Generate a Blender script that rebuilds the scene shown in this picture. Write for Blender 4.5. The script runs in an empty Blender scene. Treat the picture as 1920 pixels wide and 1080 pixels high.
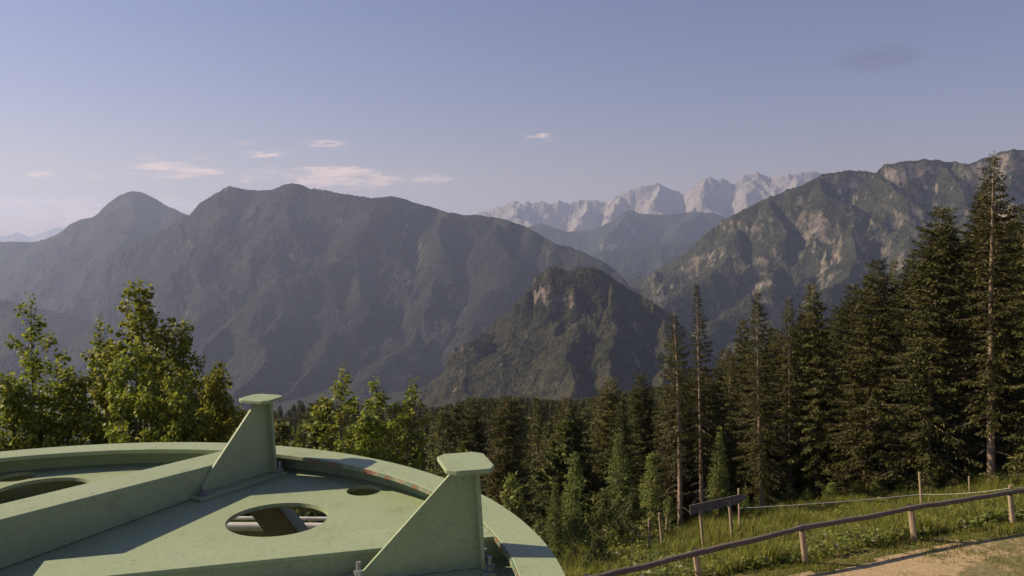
import bpy, math, random
import numpy as np
from mathutils import Vector, Matrix
rng = np.random.default_rng(7)
SC = bpy.context.scene
COL = SC.collection
R_ = math.radians

# ------------------------------------------------------------------ camera
F, HZ = 1500.0, 455.0                 # focal length and eye level, in the photo's 1920 px
PITCH = math.atan((540 - HZ) / F)
cam_d = bpy.data.cameras.new("camera")
cam_d.sensor_width = 36.0
cam_d.lens = 36.0 * F / 1920.0
cam_d.clip_start = 0.05
cam_d.clip_end = 200000.0
cam = bpy.data.objects.new("camera", cam_d)
COL.objects.link(cam)
cam.location = (0, 0, 0)
cam.rotation_euler = (math.pi / 2 - PITCH, 0, 0)
SC.camera = cam

def P(px, py, d):
    """a point of the place: seen direction (photo pixel) and its distance d along the ground"""
    a = (px - 960.0) / F
    b = -(py - 540.0) / F
    y = math.cos(PITCH) + b * math.sin(PITCH)
    z = -math.sin(PITCH) + b * math.cos(PITCH)
    return (a / y * d, d, z / y * d)

# ------------------------------------------------------------------ tagging
def tag(o, label=None, cat=None, group=None, kind=None):
    if label: o["label"] = label
    if cat: o["category"] = cat
    if group: o["group"] = group
    if kind: o["kind"] = kind
    return o

def empty(name, loc=(0, 0, 0), rz=0.0):
    o = bpy.data.objects.new(name, None)
    o.empty_display_size = 0.2
    o.location = loc
    o.rotation_euler = (0, 0, rz)
    COL.objects.link(o)
    return o

def mesh_np(name, V, faces, smooth=False):
    """faces: list of (n,k) int arrays"""
    me = bpy.data.meshes.new(name)
    V = np.asarray(V, np.float32)
    faces = [np.asarray(f, np.int32) for f in faces if len(f)]
    me.vertices.add(len(V))
    me.vertices.foreach_set("co", V.ravel())
    nl = sum(f.size for f in faces)
    npoly = sum(len(f) for f in faces)
    me.loops.add(nl)
    me.polygons.add(npoly)
    vi = np.concatenate([f.ravel() for f in faces])
    tot = np.concatenate([np.full(len(f), f.shape[1], np.int32) for f in faces])
    st = np.concatenate([[0], np.cumsum(tot)[:-1]]).astype(np.int32)
    me.loops.foreach_set("vertex_index", vi)
    me.polygons.foreach_set("loop_start", st)
    me.polygons.foreach_set("use_smooth", np.full(npoly, bool(smooth)))
    me.update(calc_edges=True)
    return me

def obj(name, me, mat=None, parent=None, loc=None):
    o = bpy.data.objects.new(name, me)
    COL.objects.link(o)
    if mat is not None and not me.materials:
        me.materials.append(mat)
    if parent is not None: o.parent = parent
    if loc is not None: o.location = loc
    return o

class MB:
    """collects verts and faces of one part"""
    def __init__(s): s.v = []; s.f = {}; s.n = 0
    def add(s, V, Fs):
        V = np.asarray(V, float)
        for f in Fs:
            f = np.asarray(f, int)
            if len(f): s.f.setdefault(f.shape[1], []).append(f + s.n)
        s.v.append(V); s.n += len(V)
        return s
    def box(s, lo, hi):
        x0, y0, z0 = lo; x1, y1, z1 = hi
        V = [(x0,y0,z0),(x1,y0,z0),(x1,y1,z0),(x0,y1,z0),(x0,y0,z1),(x1,y0,z1),(x1,y1,z1),(x0,y1,z1)]
        return s.add(V, [[(0,3,2,1),(4,5,6,7),(0,1,5,4),(1,2,6,5),(2,3,7,6),(3,0,4,7)]])
    def prism(s, poly, axis_o, ax, ay, an, t):
        """polygon (2d) in plane (ax, ay) at axis_o, thickness t both sides of an"""
        poly = np.asarray(poly, float); n = len(poly)
        o = np.asarray(axis_o, float); ax = np.asarray(ax, float); ay = np.asarray(ay, float); an = np.asarray(an, float)
        base = o + poly[:, :1] * ax + poly[:, 1:2] * ay
        V = np.concatenate([base - an * t / 2, base + an * t / 2])
        i = np.arange(n); j = (i + 1) % n
        s.add(V, [np.stack([i, j, j + n, i + n], 1), [tuple(range(n - 1, -1, -1))], [tuple(range(n, 2 * n))]])
        return s
    def tube(s, pts, rad, sides=8, cap=True, flat=1.0, jitter=0.0):
        pts = np.asarray(pts, float); n = len(pts)
        rad = np.broadcast_to(np.asarray(rad, float), (n,))
        tg = np.gradient(pts, axis=0); tg /= np.linalg.norm(tg, axis=1)[:, None] + 1e-9
        up = np.array([0, 0, 1.0]) if abs(tg[0][2]) < 0.9 else np.array([0, 1.0, 0])
        a = np.cross(tg, up); a /= np.linalg.norm(a, axis=1)[:, None] + 1e-9
        b = np.cross(tg, a)
        th = np.arange(sides) / sides * 2 * math.pi + math.pi / sides
        rr = rad[:, None] * (1 + jitter * rng.standard_normal((n, sides)))
        V = pts[:, None, :] + (a[:, None, :] * np.cos(th)[None, :, None] + b[:, None, :] * flat * np.sin(th)[None, :, None]) * rr[..., None]
        V = V.reshape(-1, 3)
        i = (np.arange(n - 1)[:, None] * sides + np.arange(sides)[None]).ravel()
        j = (np.arange(n - 1)[:, None] * sides + (np.arange(sides)[None] + 1) % sides).ravel()
        fs = [np.stack([i, i + sides, j + sides, j], 1)]
        if cap:
            fs.append([tuple(range(sides))]); fs.append([tuple((n - 1) * sides + k for k in range(sides - 1, -1, -1))])
        return s.add(V, fs)
    def lathe(s, prof, n=160, a0=0.0, a1=2 * math.pi):
        """closed (r,z) profile turned round z"""
        prof = np.asarray(prof, float); m = len(prof)
        full = abs(a1 - a0 - 2 * math.pi) < 1e-6
        k = n if full else n + 1
        th = a0 + (a1 - a0) * np.arange(k) / n
        V = np.stack([prof[None, :, 0] * np.cos(th)[:, None], prof[None, :, 0] * np.sin(th)[:, None], np.broadcast_to(prof[None, :, 1], (k, m))], -1).reshape(-1, 3)
        q = []
        for i in range(n):
            i2 = (i + 1) % k
            for j in range(m):
                j2 = (j + 1) % m
                q.append((i * m + j, i2 * m + j, i2 * m + j2, i * m + j2))
        fs = [q]
        if not full:
            fs.append([tuple(range(m))]); fs.append([tuple((k - 1) * m + j for j in range(m - 1, -1, -1))])
        return s.add(V, fs)
    def build(s, name, mat, parent=None, loc=None, smooth=False, bevel=0.0):
        me = mesh_np(name, np.concatenate(s.v), [np.concatenate(x) for x in s.f.values()], smooth)
        o = obj(name, me, mat, parent, loc)
        if bevel:
            b = o.modifiers.new("bevel", "BEVEL"); b.width = bevel; b.segments = 2; b.limit_method = 'ANGLE'
        return o

def copy_tree(o, parent=None):
    c = o.copy(); COL.objects.link(c)
    if parent is not None: c.parent = parent
    for ch in list(o.children): copy_tree(ch, c)
    return c

# ------------------------------------------------------------------ numpy gradient noise
_pr = np.random.default_rng(3)
_perm = _pr.permutation(256); _perm = np.concatenate([_perm, _perm, _perm])
_gr = _pr.standard_normal((256, 3)); _gr /= np.linalg.norm(_gr, axis=1)[:, None]
def perlin(x, y, z):
    x, y, z = np.broadcast_arrays(np.asarray(x, float), np.asarray(y, float), np.asarray(z, float))
    xi, yi, zi = (np.floor(a).astype(int) for a in (x, y, z))
    xf, yf, zf = x - xi, y - yi, z - zi
    u, v, w = (a * a * a * (a * (a * 6 - 15) + 10) for a in (xf, yf, zf))
    out = 0
    for dx in (0, 1):
        for dy in (0, 1):
            for dz in (0, 1):
                h = _perm[_perm[_perm[(xi + dx) & 255] + ((yi + dy) & 255)] + ((zi + dz) & 255)]
                g = _gr[h]
                d = g[..., 0] * (xf - dx) + g[..., 1] * (yf - dy) + g[..., 2] * (zf - dz)
                out = out + d * (u if dx else 1 - u) * (v if dy else 1 - v) * (w if dz else 1 - w)
    return out * 1.5
def fbm(x, y, z, o=5, lac=2.03, gain=0.5):
    s = 0; a = 1; t = 0
    for k in range(o):
        s = s + a * perlin(x, y, z + 17.3 * k); t += a
        a *= gain; x = x * lac; y = y * lac; z = z * lac
    return s / t
def ridged(x, y, z, o=5, lac=2.03, gain=0.5):
    s = 0; a = 1; t = 0; w = 1
    for k in range(o):
        n = 1 - np.abs(perlin(x, y, z + 9.1 * k)) * 1.6
        n = np.clip(n, 0, 1) ** 2
        s = s + a * n * w; t += a
        w = np.clip(n * 1.4, 0.15, 1)
        a *= gain; x = x * lac; y = y * lac; z = z * lac
    return s / t
def sstep(a, b, x):
    t = np.clip((x - a) / (b - a), 0, 1); return t * t * (3 - 2 * t)

# ------------------------------------------------------------------ material helper
class M:
    def __init__(s, name):
        s.m = bpy.data.materials.new(name); s.m.use_nodes = True
        s.nt = s.m.node_tree; s.nt.nodes.clear()
        s.out = s.nt.nodes.new("ShaderNodeOutputMaterial")
    def n(s, t, **kw):
        x = s.nt.nodes.new("ShaderNode" + t)
        for k, v in kw.items():
            if k.startswith("i_"):
                key = k[2:]
                x.inputs[int(key) if key.isdigit() else key.replace("_", " ")].default_value = v
            else: setattr(x, k, v)
        return x
    def l(s, a, b): s.nt.links.new(a, b)
    def noise(s, vec, scale, detail=4, rough=0.55, dim='3D'):
        x = s.n("TexNoise", noise_dimensions=dim)
        x.inputs["Scale"].default_value = scale; x.inputs["Detail"].default_value = detail; x.inputs["Roughness"].default_value = rough
        if vec is not None: s.l(vec, x.inputs["Vector"])
        return x.outputs["Fac"]
    def ramp(s, fac, stops, interp='LINEAR'):
        x = s.n("ValToRGB"); x.color_ramp.interpolation = interp
        e = x.color_ramp.elements
        while len(e) < len(stops): e.new(0.5)
        for el, (p, c) in zip(e, stops):
            el.position = p; el.color = (*c, 1) if len(c) == 3 else c
        s.l(fac, x.inputs[0]); return x.outputs["Color"]
    def rampf(s, fac, a, b, v0=0.0, v1=1.0):
        x = s.n("MapRange"); x.clamp = True
        s.l(fac, x.inputs[0]); x.inputs[1].default_value = a; x.inputs[2].default_value = b
        x.inputs[3].default_value = v0; x.inputs[4].default_value = v1
        return x.outputs[0]
    def mix(s, fac, a, b, blend='MIX'):
        x = s.n("MixRGB", blend_type=blend)
        for v, i in ((fac, 0), (a, 1), (b, 2)):
            if isinstance(v, (int, float)): x.inputs[i].default_value = v
            elif isinstance(v, tuple): x.inputs[i].default_value = (*v, 1)
            else: s.l(v, x.inputs[i])
        return x.outputs[0]
    def math(s, op, a, b=None):
        x = s.n("Math", operation=op)
        for v, i in ((a, 0), (b, 1)):
            if v is None: continue
            if isinstance(v, (int, float)): x.inputs[i].default_value = v
            else: s.l(v, x.inputs[i])
        return x.outputs[0]
    def pos(s): return s.n("NewGeometry").outputs["Position"]
    def objc(s): return s.n("TexCoord").outputs["Object"]
    def island(s): return s.n("NewGeometry").outputs["Random Per Island"]
    def orand(s): return s.n("ObjectInfo").outputs["Random"]
    def bump(s, h, strength, dist):
        x = s.n("Bump"); x.inputs["Strength"].default_value = strength; x.inputs["Distance"].default_value = dist
        s.l(h, x.inputs["Height"]); return x.outputs[0]
    def princ(s, col, rough=0.8, bump=None, spec=0.3, metal=0.0):
        x = s.n("BsdfPrincipled")
        if isinstance(col, tuple): x.inputs["Base Color"].default_value = (*col, 1)
        else: s.l(col, x.inputs["Base Color"])
        if isinstance(rough, (int, float)): x.inputs["Roughness"].default_value = rough
        else: s.l(rough, x.inputs["Roughness"])
        x.inputs["Specular IOR Level"].default_value = spec
        x.inputs["Metallic"].default_value = metal
        if bump is not None: s.l(bump, x.inputs["Normal"])
        s.l(x.outputs[0], s.out.inputs[0]); return x
    def leaf(s, col, trans=0.35, rough=0.6, spec=0.2):
        p = s.princ(col, rough, None, spec)
        t = s.n("BsdfTranslucent"); s.l(col, t.inputs[0])
        mx = s.n("MixShader"); mx.inputs[0].default_value = trans
        s.l(p.outputs[0], mx.inputs[1]); s.l(t.outputs[0], mx.inputs[2]); s.l(mx.outputs[0], s.out.inputs[0])
# ------------------------------------------------------------------ materials
def m_paint():
    m = M("green_paint"); o = m.objc()
    big = m.noise(o, 2.2, 5, .6); fine = m.noise(o, 60, 3, .6); spk = m.noise(o, 26, 2, .5)
    c = m.mix(m.rampf(big, .35, .7), (.315, .365, .22), (.27, .32, .19))
    c = m.mix(m.rampf(fine, .45, .75, 0, .35), c, (.15, .175, .10))
    c = m.mix(m.rampf(spk, .70, .76, 0, .6), c, (.12, .11, .07))
    mp = m.n("Mapping"); mp.inputs["Scale"].default_value = (3, 22, 8); mp.inputs["Rotation"].default_value = (0, 0, .7); m.l(o, mp.inputs[0])
    scr = m.noise(mp.outputs[0], 1.6, 5, .7)
    c = m.mix(m.rampf(scr, .62, .72, 0, .25), c, (.33, .35, .24))
    dirt = m.noise(o, 5.5, 6, .72)
    c = m.mix(m.rampf(dirt, .56, .72, 0, .35), c, (.13, .125, .075))
    rust = m.noise(o, 13, 5, .75)
    c = m.mix(m.rampf(rust, .70, .74, 0, .75), c, (.13, .06, .03))
    m.princ(c, m.rampf(big, .3, .7, .45, .65), m.bump(fine, .12, .004), .2)
    return m.m
def m_chip():
    m = M("chipped_paint"); o = m.objc()
    a = m.noise(o, 9, 3, .6)
    c = m.ramp(a, [(0, (.10, .17, .11)), (.43, (.24, .10, .065)), (.48, (.13, .20, .13)), (.55, (.26, .24, .16)), (.62, (.22, .09, .06))], 'CONSTANT')
    m.princ(c, .6); return m.m
def m_metal(name, col, rough=.45, metal=.6):
    m = M(name); o = m.objc(); a = m.noise(o, 14, 4)
    m.princ(m.mix(m.rampf(a, .4, .7, 0, .5), col, tuple(x * .5 for x in col)), rough, m.bump(a, .1, .003), .4, metal); return m.m
def m_wood(name, c1, c2, sc=1.0):
    m = M(name); t = m.n("TexCoord").outputs["Object"]
    mp = m.n("Mapping"); mp.inputs["Scale"].default_value = (30 * sc, 30 * sc, 3 * sc); m.l(t, mp.inputs[0])
    a = m.noise(mp.outputs[0], 1.0, 5, .65); b = m.noise(t, 3, 3)
    c = m.mix(m.rampf(a, .35, .68), c1, c2); c = m.mix(m.rampf(b, .5, .75, 0, .45), c, tuple(x * .55 for x in c1))
    m.princ(c, .85, m.bump(a, .5, .01), .2); return m.m
def m_bark(name, c1, c2):
    m = M(name); t = m.n("TexCoord").outputs["Object"]
    mp = m.n("Mapping"); mp.inputs["Scale"].default_value = (9, 9, 2.2); m.l(t, mp.inputs[0])
    a = m.noise(mp.outputs[0], 1.6, 6, .7); b = m.noise(t, .6, 3)
    c = m.mix(m.rampf(a, .35, .65), c1, c2); c = m.mix(m.rampf(b, .5, .7, 0, .6), c, tuple(x * .5 for x in c1))
    m.princ(c, .9, m.bump(a, .8, .03), .15); return m.m
def m_leafmat(name, stops, trans, clump=1.2, rough=.55, spec=.25, var=.4):
    m = M(name); isl = m.island(); o = m.pos(); orr = m.orand()
    c = m.ramp(isl, stops)
    k = m.noise(o, clump, 3, .6)
    c = m.mix(m.rampf(k, .35, .7, 0, .55), c, m.mix(.5, c, stops[0][1]))
    hs = m.n("HueSaturation"); m.l(c, hs.inputs["Color"])
    m.l(m.rampf(orr, 0, 1, .492, .52), hs.inputs["Hue"]); m.l(m.rampf(m.math('FRACT', m.math('MULTIPLY', orr, 7.3)), 0, 1, 1 - var, 1 + var), hs.inputs["Value"])
    m.leaf(hs.outputs[0], trans, rough, spec); return m.m

def m_ground():
    m = M("ground"); o = m.pos()
    a = m.noise(o, .6, 6, .65); b = m.noise(o, 7, 5, .7); f = m.noise(o, .05, 4)
    c = m.mix(m.rampf(b, .35, .7), (.10, .095, .03), (.20, .17, .065))
    c = m.mix(m.rampf(a, .48, .62), c, (.085, .065, .038))
    c = m.mix(m.rampf(f, .45, .6, 0, .5), c, (.04, .05, .022))
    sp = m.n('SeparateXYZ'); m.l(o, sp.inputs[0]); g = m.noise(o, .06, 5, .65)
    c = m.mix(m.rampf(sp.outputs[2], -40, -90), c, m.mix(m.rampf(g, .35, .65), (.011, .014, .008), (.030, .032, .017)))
    m.princ(c, .95, m.bump(b, .9, .08), .1); return m.m
def m_path():
    m = M("sandy_path"); o = m.pos()
    a = m.math('ADD', m.noise(o, 1.1, 6, .68), m.n("Attribute", attribute_name="turf").outputs["Fac"]); b = m.noise(o, 9, 6, .7); d = m.noise(o, 45, 3, .6)
    sand = m.mix(m.rampf(b, .3, .7), (.50, .355, .21), (.37, .265, .15))
    sand = m.mix(m.rampf(d, .58, .72, 0, .5), sand, (.50, .42, .31))
    gr = m.mix(m.rampf(m.math('ADD', m.math('MULTIPLY', b, .6), m.math('MULTIPLY', d, .4)), .38, .62), (.11, .11, .035), (.30, .235, .13))
    c = m.mix(m.rampf(a, .50, .58), sand, gr)
    m.princ(c, .95, m.bump(m.math('ADD', b, m.math('MULTIPLY', d, .4)), .9, .05), .1); return m.m
def m_mount(name, forest=((.010, .013, .008), (.028, .029, .016)), rock=((.34, .30, .25), (.20, .18, .155)), grass=(.07, .07, .034), cell=14.0, thr=.5, soft=.10):
    m = M(name); o = m.pos()
    at = m.n("Attribute", attribute_name="rock"); ag = m.n("Attribute", attribute_name="meadow")
    rock_a = at.outputs["Fac"]; mead = ag.outputs["Fac"]
    v = m.n("TexVoronoi"); v.inputs["Scale"].default_value = 1.0 / cell; m.l(o, v.inputs["Vector"])
    vd = v.outputs["Distance"]; vc = v.outputs["Color"]
    sep = m.n("SeparateColor"); m.l(vc, sep.inputs[0])
    n1 = m.noise(o, 1 / 160.0, 6, .65); n2 = m.noise(o, 1 / 38.0, 6, .7); n3 = m.noise(o, 1 / 700.0, 3)
    fr = m.mix(m.rampf(sep.outputs[0], .1, .9), tuple(x * .6 for x in forest[0]), tuple(x * 1.25 for x in forest[1]))
    fr = m.mix(m.rampf(n1, .42, .68, 0, .55), fr, tuple(x * 1.9 for x in forest[1]))
    fr = m.mix(m.rampf(n3, .42, .62, 0, .5), fr, forest[0])
    rk = m.mix(m.rampf(n2, .35, .68), rock[0], rock[1])
    gs = m.mix(m.rampf(n2, .4, .65), grass, tuple(x * .7 for x in grass))
    c = m.mix(m.rampf(m.math('ADD', mead, m.math('MULTIPLY', n1, .5)), .7, .85), fr, gs)
    n4 = m.noise(o, 1 / 75.0, 7, .75)
    rf = m.math('ADD', m.math('ADD', rock_a, m.math('MULTIPLY', m.math('SUBTRACT', n4, .5), 2.6)), m.math('MULTIPLY', m.math('SUBTRACT', n1, .5), .5))
    rfac = m.rampf(rf, thr - soft, thr + soft)
    c = m.mix(rfac, c, rk)
    hb = m.math('MULTIPLY', m.math('SUBTRACT', 1.0, vd), m.math('SUBTRACT', 1.0, rfac))
    hb = m.math('ADD', hb, m.math('MULTIPLY', n2, 2.2))
    m.princ(c, .95, m.bump(hb, 1.0, cell * .6), .05); return m.m

PAINT = m_paint(); CHIP = m_chip()
STEEL = m_metal("galvanised_bolt", (.32, .33, .34)); DARKSTEEL = m_metal("dark_bracket", (.035, .035, .035), .6, .3)
PIPE = m_metal("grey_pipe", (.62, .60, .55), .5, .0); OLIVE = m_metal("olive_beam", (.20, .20, .11), .6, .0)
FENCEW = m_wood("weathered_wood", (.19, .15, .12), (.085, .066, .053)); POSTW = m_wood("post_wood", (.40, .30, .20), (.24, .17, .11))
SIGNW = m_wood("sign_board", (.17, .145, .13), (.10, .085, .078), .6)
WIRE = m_metal("fence_tape", (.6, .58, .52), .5, .0)
BARK_S = m_bark("spruce_bark", (.40, .30, .215), (.20, .145, .105)); BARK_M = m_bark("maple_bark", (.22, .19, .15), (.10, .085, .065))
SPRUCE = m_leafmat("spruce_needles", [(0, (.034, .035, .011)), (.5, (.070, .072, .022)), (.85, (.115, .106, .033)), (1, (.18, .14, .05))], .25, .9, .6, .15)
YOUNG = m_leafmat("young_needles", [(0, (.075, .10, .024)), (.5, (.15, .185, .044)), (1, (.26, .27, .075))], .35, 1.2, .6, .15)
MAPLE = m_leafmat("maple_leaves", [(0, (.13, .155, .022)), (.45, (.245, .265, .036)), (.97, (.38, .36, .055)), (1, (.40, .25, .07))], .48, 1.0, .5, .25, .12)
MIDSPR = m_leafmat("slope_spruce_needles", [(0, (.04, .046, .014)), (.5, (.09, .096, .028)), (1, (.17, .155, .05))], .25, .5, .6, .15)
BEECH = m_leafmat("slope_broad_leaves", [(0, (.06, .075, .018)), (.5, (.125, .14, .034)), (1, (.22, .21, .055))], .4, .5, .5, .2, .3)
SHRUB = m_leafmat("shrub_leaves", [(0, (.07, .09, .02)), (.5, (.15, .17, .038)), (1, (.25, .24, .06))], .4, 1.5, .5, .3)
GRASS = m_leafmat("meadow_grass", [(0, (.22, .27, .045)), (.5, (.37, .41, .075)), (.85, (.54, .46, .13)), (1, (.62, .48, .21))], .5, .5, .7, .1)
HERB = m_leafmat("meadow_herbs", [(0, (.09, .13, .026)), (.5, (.18, .215, .045)), (.93, (.26, .28, .07)), (1, (.55, .5, .4))], .3, .8, .55, .25)
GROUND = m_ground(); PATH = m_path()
# ------------------------------------------------------------------ near ground
FENCE0 = np.array([8.14, 22.0]); FN = np.array([-.379, .925])
_ps = np.array([-400, -60, -3, 0, 5.2, 7, 14.6, 18, 22, 30, 45, 60, 100, 250, 500, 800, 1200, 2000, 3000, 90000.])
_pz = np.array([-7.5, -8.4, -8.92, -8.97, -10.7, -11.35, -14.1, -15.4, -17.4, -21.5, -30, -37, -50, -78, -120, -178, -300, -660, -720, -720.])
def Gz(x, y):
    x = np.asarray(x, float); y = np.asarray(y, float)
    s = (x - FENCE0[0]) * FN[0] + (y - FENCE0[1]) * FN[1]
    z = np.interp(s, _ps, _pz)
    r = np.hypot(x, y)
    z = np.where(x < -60, z - np.clip((-x - 60) * .05, 0, 200), z)
    far = sstep(1800, 3200, r)
    z = z * (1 - far) + (-720) * far
    bump = fbm(x * .13, y * .13, 0 * x, 4) * .35 + fbm(x * .9, y * .9, 0 * x + 5, 3) * .07
    bump = bump * sstep(-1.5, 3, np.abs(s + 0.2) + np.where(s > 0, 1.2, -2.2)) + fbm(x * .01, y * .01, 0 * x + 2, 4) * 10 * sstep(60, 300, r)
    return z + bump * (1 - far)
def Gf(x, y): return float(Gz(np.array([x]), np.array([y]))[0])

def axis_pts(lo, hi, fine_lo, fine_hi, step, n):
    a = list(np.arange(fine_lo, fine_hi + 1e-6, step))
    up = fine_hi + (np.geomspace(step, hi - fine_hi, n)); dn = fine_lo - np.geomspace(step, fine_lo - lo, n)
    return np.array(sorted(set(np.round(list(dn) + a + list(up), 3))))
gx = axis_pts(-24000, 24000, -26, 34, .5, 60); gy = axis_pts(-1400, 27000, 8, 62, .5, 70)
X, Y = np.meshgrid(gx, gy)
Zg = Gz(X, Y)
nx, ny = len(gx), len(gy)
ii = (np.arange(ny - 1)[:, None] * nx + np.arange(nx - 1)[None]).ravel()
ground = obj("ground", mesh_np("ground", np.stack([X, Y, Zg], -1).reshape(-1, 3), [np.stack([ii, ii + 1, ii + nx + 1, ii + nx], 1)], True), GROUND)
tag(ground, kind="structure")
from mathutils.bvhtree import BVHTree
# sandy path in front of the fence: its own sheet over the ground
def path_sheet():
    s0 = np.arange(-16, 24, .25); t0 = np.arange(-12, -.35, .2)
    V = []; 
    for t in t0:
        for s in s0:
            q = FENCE0 + s * np.array([.925, .379]) + t * FN
            V.append(q)
    V = np.array(V); n = len(s0)
    edge = -.6 - .5 * fbm(V[:, 0] * .5, V[:, 1] * .5, 0 * V[:, 0], 3)
    tt = np.repeat(t0, n)
    keep = (tt < edge)
    k = (np.arange(len(t0) - 1)[:, None] * n + np.arange(n - 1)[None]).ravel()
    q = np.stack([k, k + 1, k + n + 1, k + n], 1)
    q = q[keep[q].all(1)]
    z = Gz(V[:, 0], V[:, 1])
    # lie on the ground sheet's own facets
    fx = np.clip(np.searchsorted(gx, V[:, 0]) - 1, 0, nx - 2); fy = np.clip(np.searchsorted(gy, V[:, 1]) - 1, 0, ny - 2)
    zmax = np.maximum.reduce([Zg[fy, fx], Zg[fy, fx + 1], Zg[fy + 1, fx], Zg[fy + 1, fx + 1]])
    z = np.maximum(z, zmax * .6 + z * .4) + .012
    used = np.unique(q); mp = np.full(len(V), -1); mp[used] = np.arange(len(used))
    me = mesh_np("path", np.concatenate([V, z[:, None]], 1)[used], [mp[q]], True)
    turf = .16 * sstep(-1.9, -3.2, tt) - .10 * sstep(-2.6, -1.2, tt) + .15 * sstep(2, 8, np.tile(s0, len(t0)))
    at = me.attributes.new('turf', 'FLOAT', 'POINT'); at.data.foreach_set('value', turf[used].astype(np.float32)); return me
path = obj("path", path_sheet(), PATH); tag(path, kind="structure")

# ------------------------------------------------------------------ mountains
MZ = []
def massif(name, ridges, px0, px1, step, d0, d1, nd, mat, slope=.60, cliff=(60, 60), gully=(700, .42, 130), floor=-758.0, rockbias=0.0, rock_slope=(1.15, 2.1), spur_drop=30.0, crest_r=24.0, jag=(6.0, 90.0), rough=.085, meadow=0.0, patches=(), seed=0.0, fine=1.0):
    u = (np.arange(px0, px1 + 1, step) - 960) / F
    d = np.geomspace(d0, d1, nd)
    U, D = np.meshgrid(u, d)
    xx, yy = U * D, D
    best = np.full(xx.shape, -1e9); bd = np.zeros(xx.shape); bs = np.zeros(xx.shape)
    lam, k, amax = gully
    wx = fbm(xx / lam / 1.6, yy / lam / 1.6, 0 * xx + seed, 4) * .6 * lam
    wy = fbm(xx / lam / 1.6, yy / lam / 1.6, 0 * xx + seed + 40, 4) * .6 * lam
    hs = []; bd0 = np.full(xx.shape, 1e9)
    arc = 0.0
    for ri, r in enumerate(ridges):
        pts = []; ld = None; hr = np.full(xx.shape, -1e9)
        X2, Y2 = (xx, yy) if ri == 0 else (xx + wx * .8, yy + wy * .8)
        for q in r:
            if len(q) > 2: ld = q[2]
            pts.append([q[0], q[1], ld if len(q) < 3 else q[2]])
        pts = np.array([P(*q) for q in pts])
        for a, b in zip(pts[:-1], pts[1:]):
            ab = b[:2] - a[:2]; L2 = (ab ** 2).sum() + 1e-9
            t = np.clip(((X2 - a[0]) * ab[0] + (Y2 - a[1]) * ab[1]) / L2, 0, 1)
            dist = np.hypot(X2 - a[0] - t * ab[0], Y2 - a[1] - t * ab[1])
            zc = a[2] + t * (b[2] - a[2])
            if ri: zc = zc - spur_drop; h = zc - slope * (np.sqrt(dist ** 2 + (lam * .18) ** 2) - lam * .18)
            else:
                ds_ = np.sqrt(dist ** 2 + crest_r ** 2) - crest_r
                h = zc - slope * ds_ - cliff[0] * (1 - np.exp(-ds_ / cliff[1]))
            if ri == 0:          # the crest itself: nearest stretch of it decides, so its outline stays as drawn
                w = dist < bd0; bd0 = np.minimum(bd0, dist); hr = np.where(w, h, hr)
            else:
                hr = np.maximum(hr, h); w = h > best
            best = np.where(w, h, best); bd = np.where(w, dist, bd); bs = np.where(w, arc + t * math.sqrt(L2), bs)
            arc += math.sqrt(L2)
        arc += 5000
        hs.append(hr)
    sm = lam * .025
    m0 = np.maximum.reduce(hs); acc = sum(np.exp((h - m0) / sm) for h in hs)
    best = m0 + sm * np.log(acc) * np.clip(bd / 150, 0, 1)
    best = np.minimum(best, hs[0] + .8 * bd0); bd = np.minimum(bd, bd0)
    rg = ridged((xx + wx) / lam, (yy + wy) / lam, 0 * xx + seed, 6)
    g2 = ridged(bs / (lam * .45) + wx / lam, bd / (lam * 2.2), 0 * xx + seed + 3, 4)
    amp = np.minimum(amax, k * bd)
    z = best - amp * (1 - rg) - amp * .55 * (1 - g2) + np.minimum(amp * .7, 40) * .5
    r3 = ridged((xx + .3 * wx) / (lam * .3), (yy + .3 * wy) / (lam * .3), 0 * xx + seed + 21, 5)
    z = z - np.minimum(lam * rough, .25 * bd) * (1 - r3)
    z = z + fbm(xx / 60., yy / 60., 0 * xx + seed, 4) * np.clip(6 + bd * .01, 0, 14) * fine
    z = z + jag[0] * (ridged(xx / jag[1], yy / jag[1], 0 * xx + seed + 70, 4) - .5) * np.exp(-bd / (jag[1] * 1.5))
    z = np.maximum(z, floor)
    n0, n1 = xx.shape
    # slope by finite differences
    V = np.stack([xx, yy, z], -1)
    du = np.gradient(V, axis=1); dv = np.gradient(V, axis=0)
    nn = np.cross(du, dv); nn /= np.linalg.norm(nn, axis=-1)[..., None] + 1e-9
    sl = np.sqrt(np.clip(1 - nn[..., 2] ** 2, 0, 1)) / (np.abs(nn[..., 2]) + 1e-3)
    rock = sstep(rock_slope[0], rock_slope[1], sl) * .75 + rockbias + .25 * fbm(xx / 420, yy / 420, z / 420 + seed, 3)
    # patches of bare rock: (px, py, radius px, strength)
    ppx = xx / yy * F + 960; ppy = HZ - z / yy * F
    for (a, b, ra, rb, st) in patches:
        rock = rock + st * np.exp(-(((ppx - a) / ra) ** 2 + ((ppy - b) / rb) ** 2))
    mead = meadow * (1 - sstep(.2, .55, sl)) + .2 * fbm(xx / 300, yy / 300, 0 * xx + seed + 9, 3)
    i = (np.arange(n0 - 1)[:, None] * n1 + np.arange(n1 - 1)[None]).ravel()
    q = np.stack([i, i + 1, i + n1 + 1, i + n1], 1)
    zf = z.ravel()
    q = q[~(zf[q] <= floor + .01).all(1)]
    used = np.unique(q); mp = np.full(n0 * n1, -1); mp[used] = np.arange(len(used))
    me = mesh_np(name, V.reshape(-1, 3)[used], [mp[q]], True)
    for an, arr in (("rock", rock), ("meadow", mead)):
        at = me.attributes.new(an, 'FLOAT', 'POINT'); at.data.foreach_set("value", arr.ravel()[used].astype(np.float32))
    MZ.append(float(z.max()))
    o = obj(name, me, mat); tag(o, kind="structure"); return o

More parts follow.
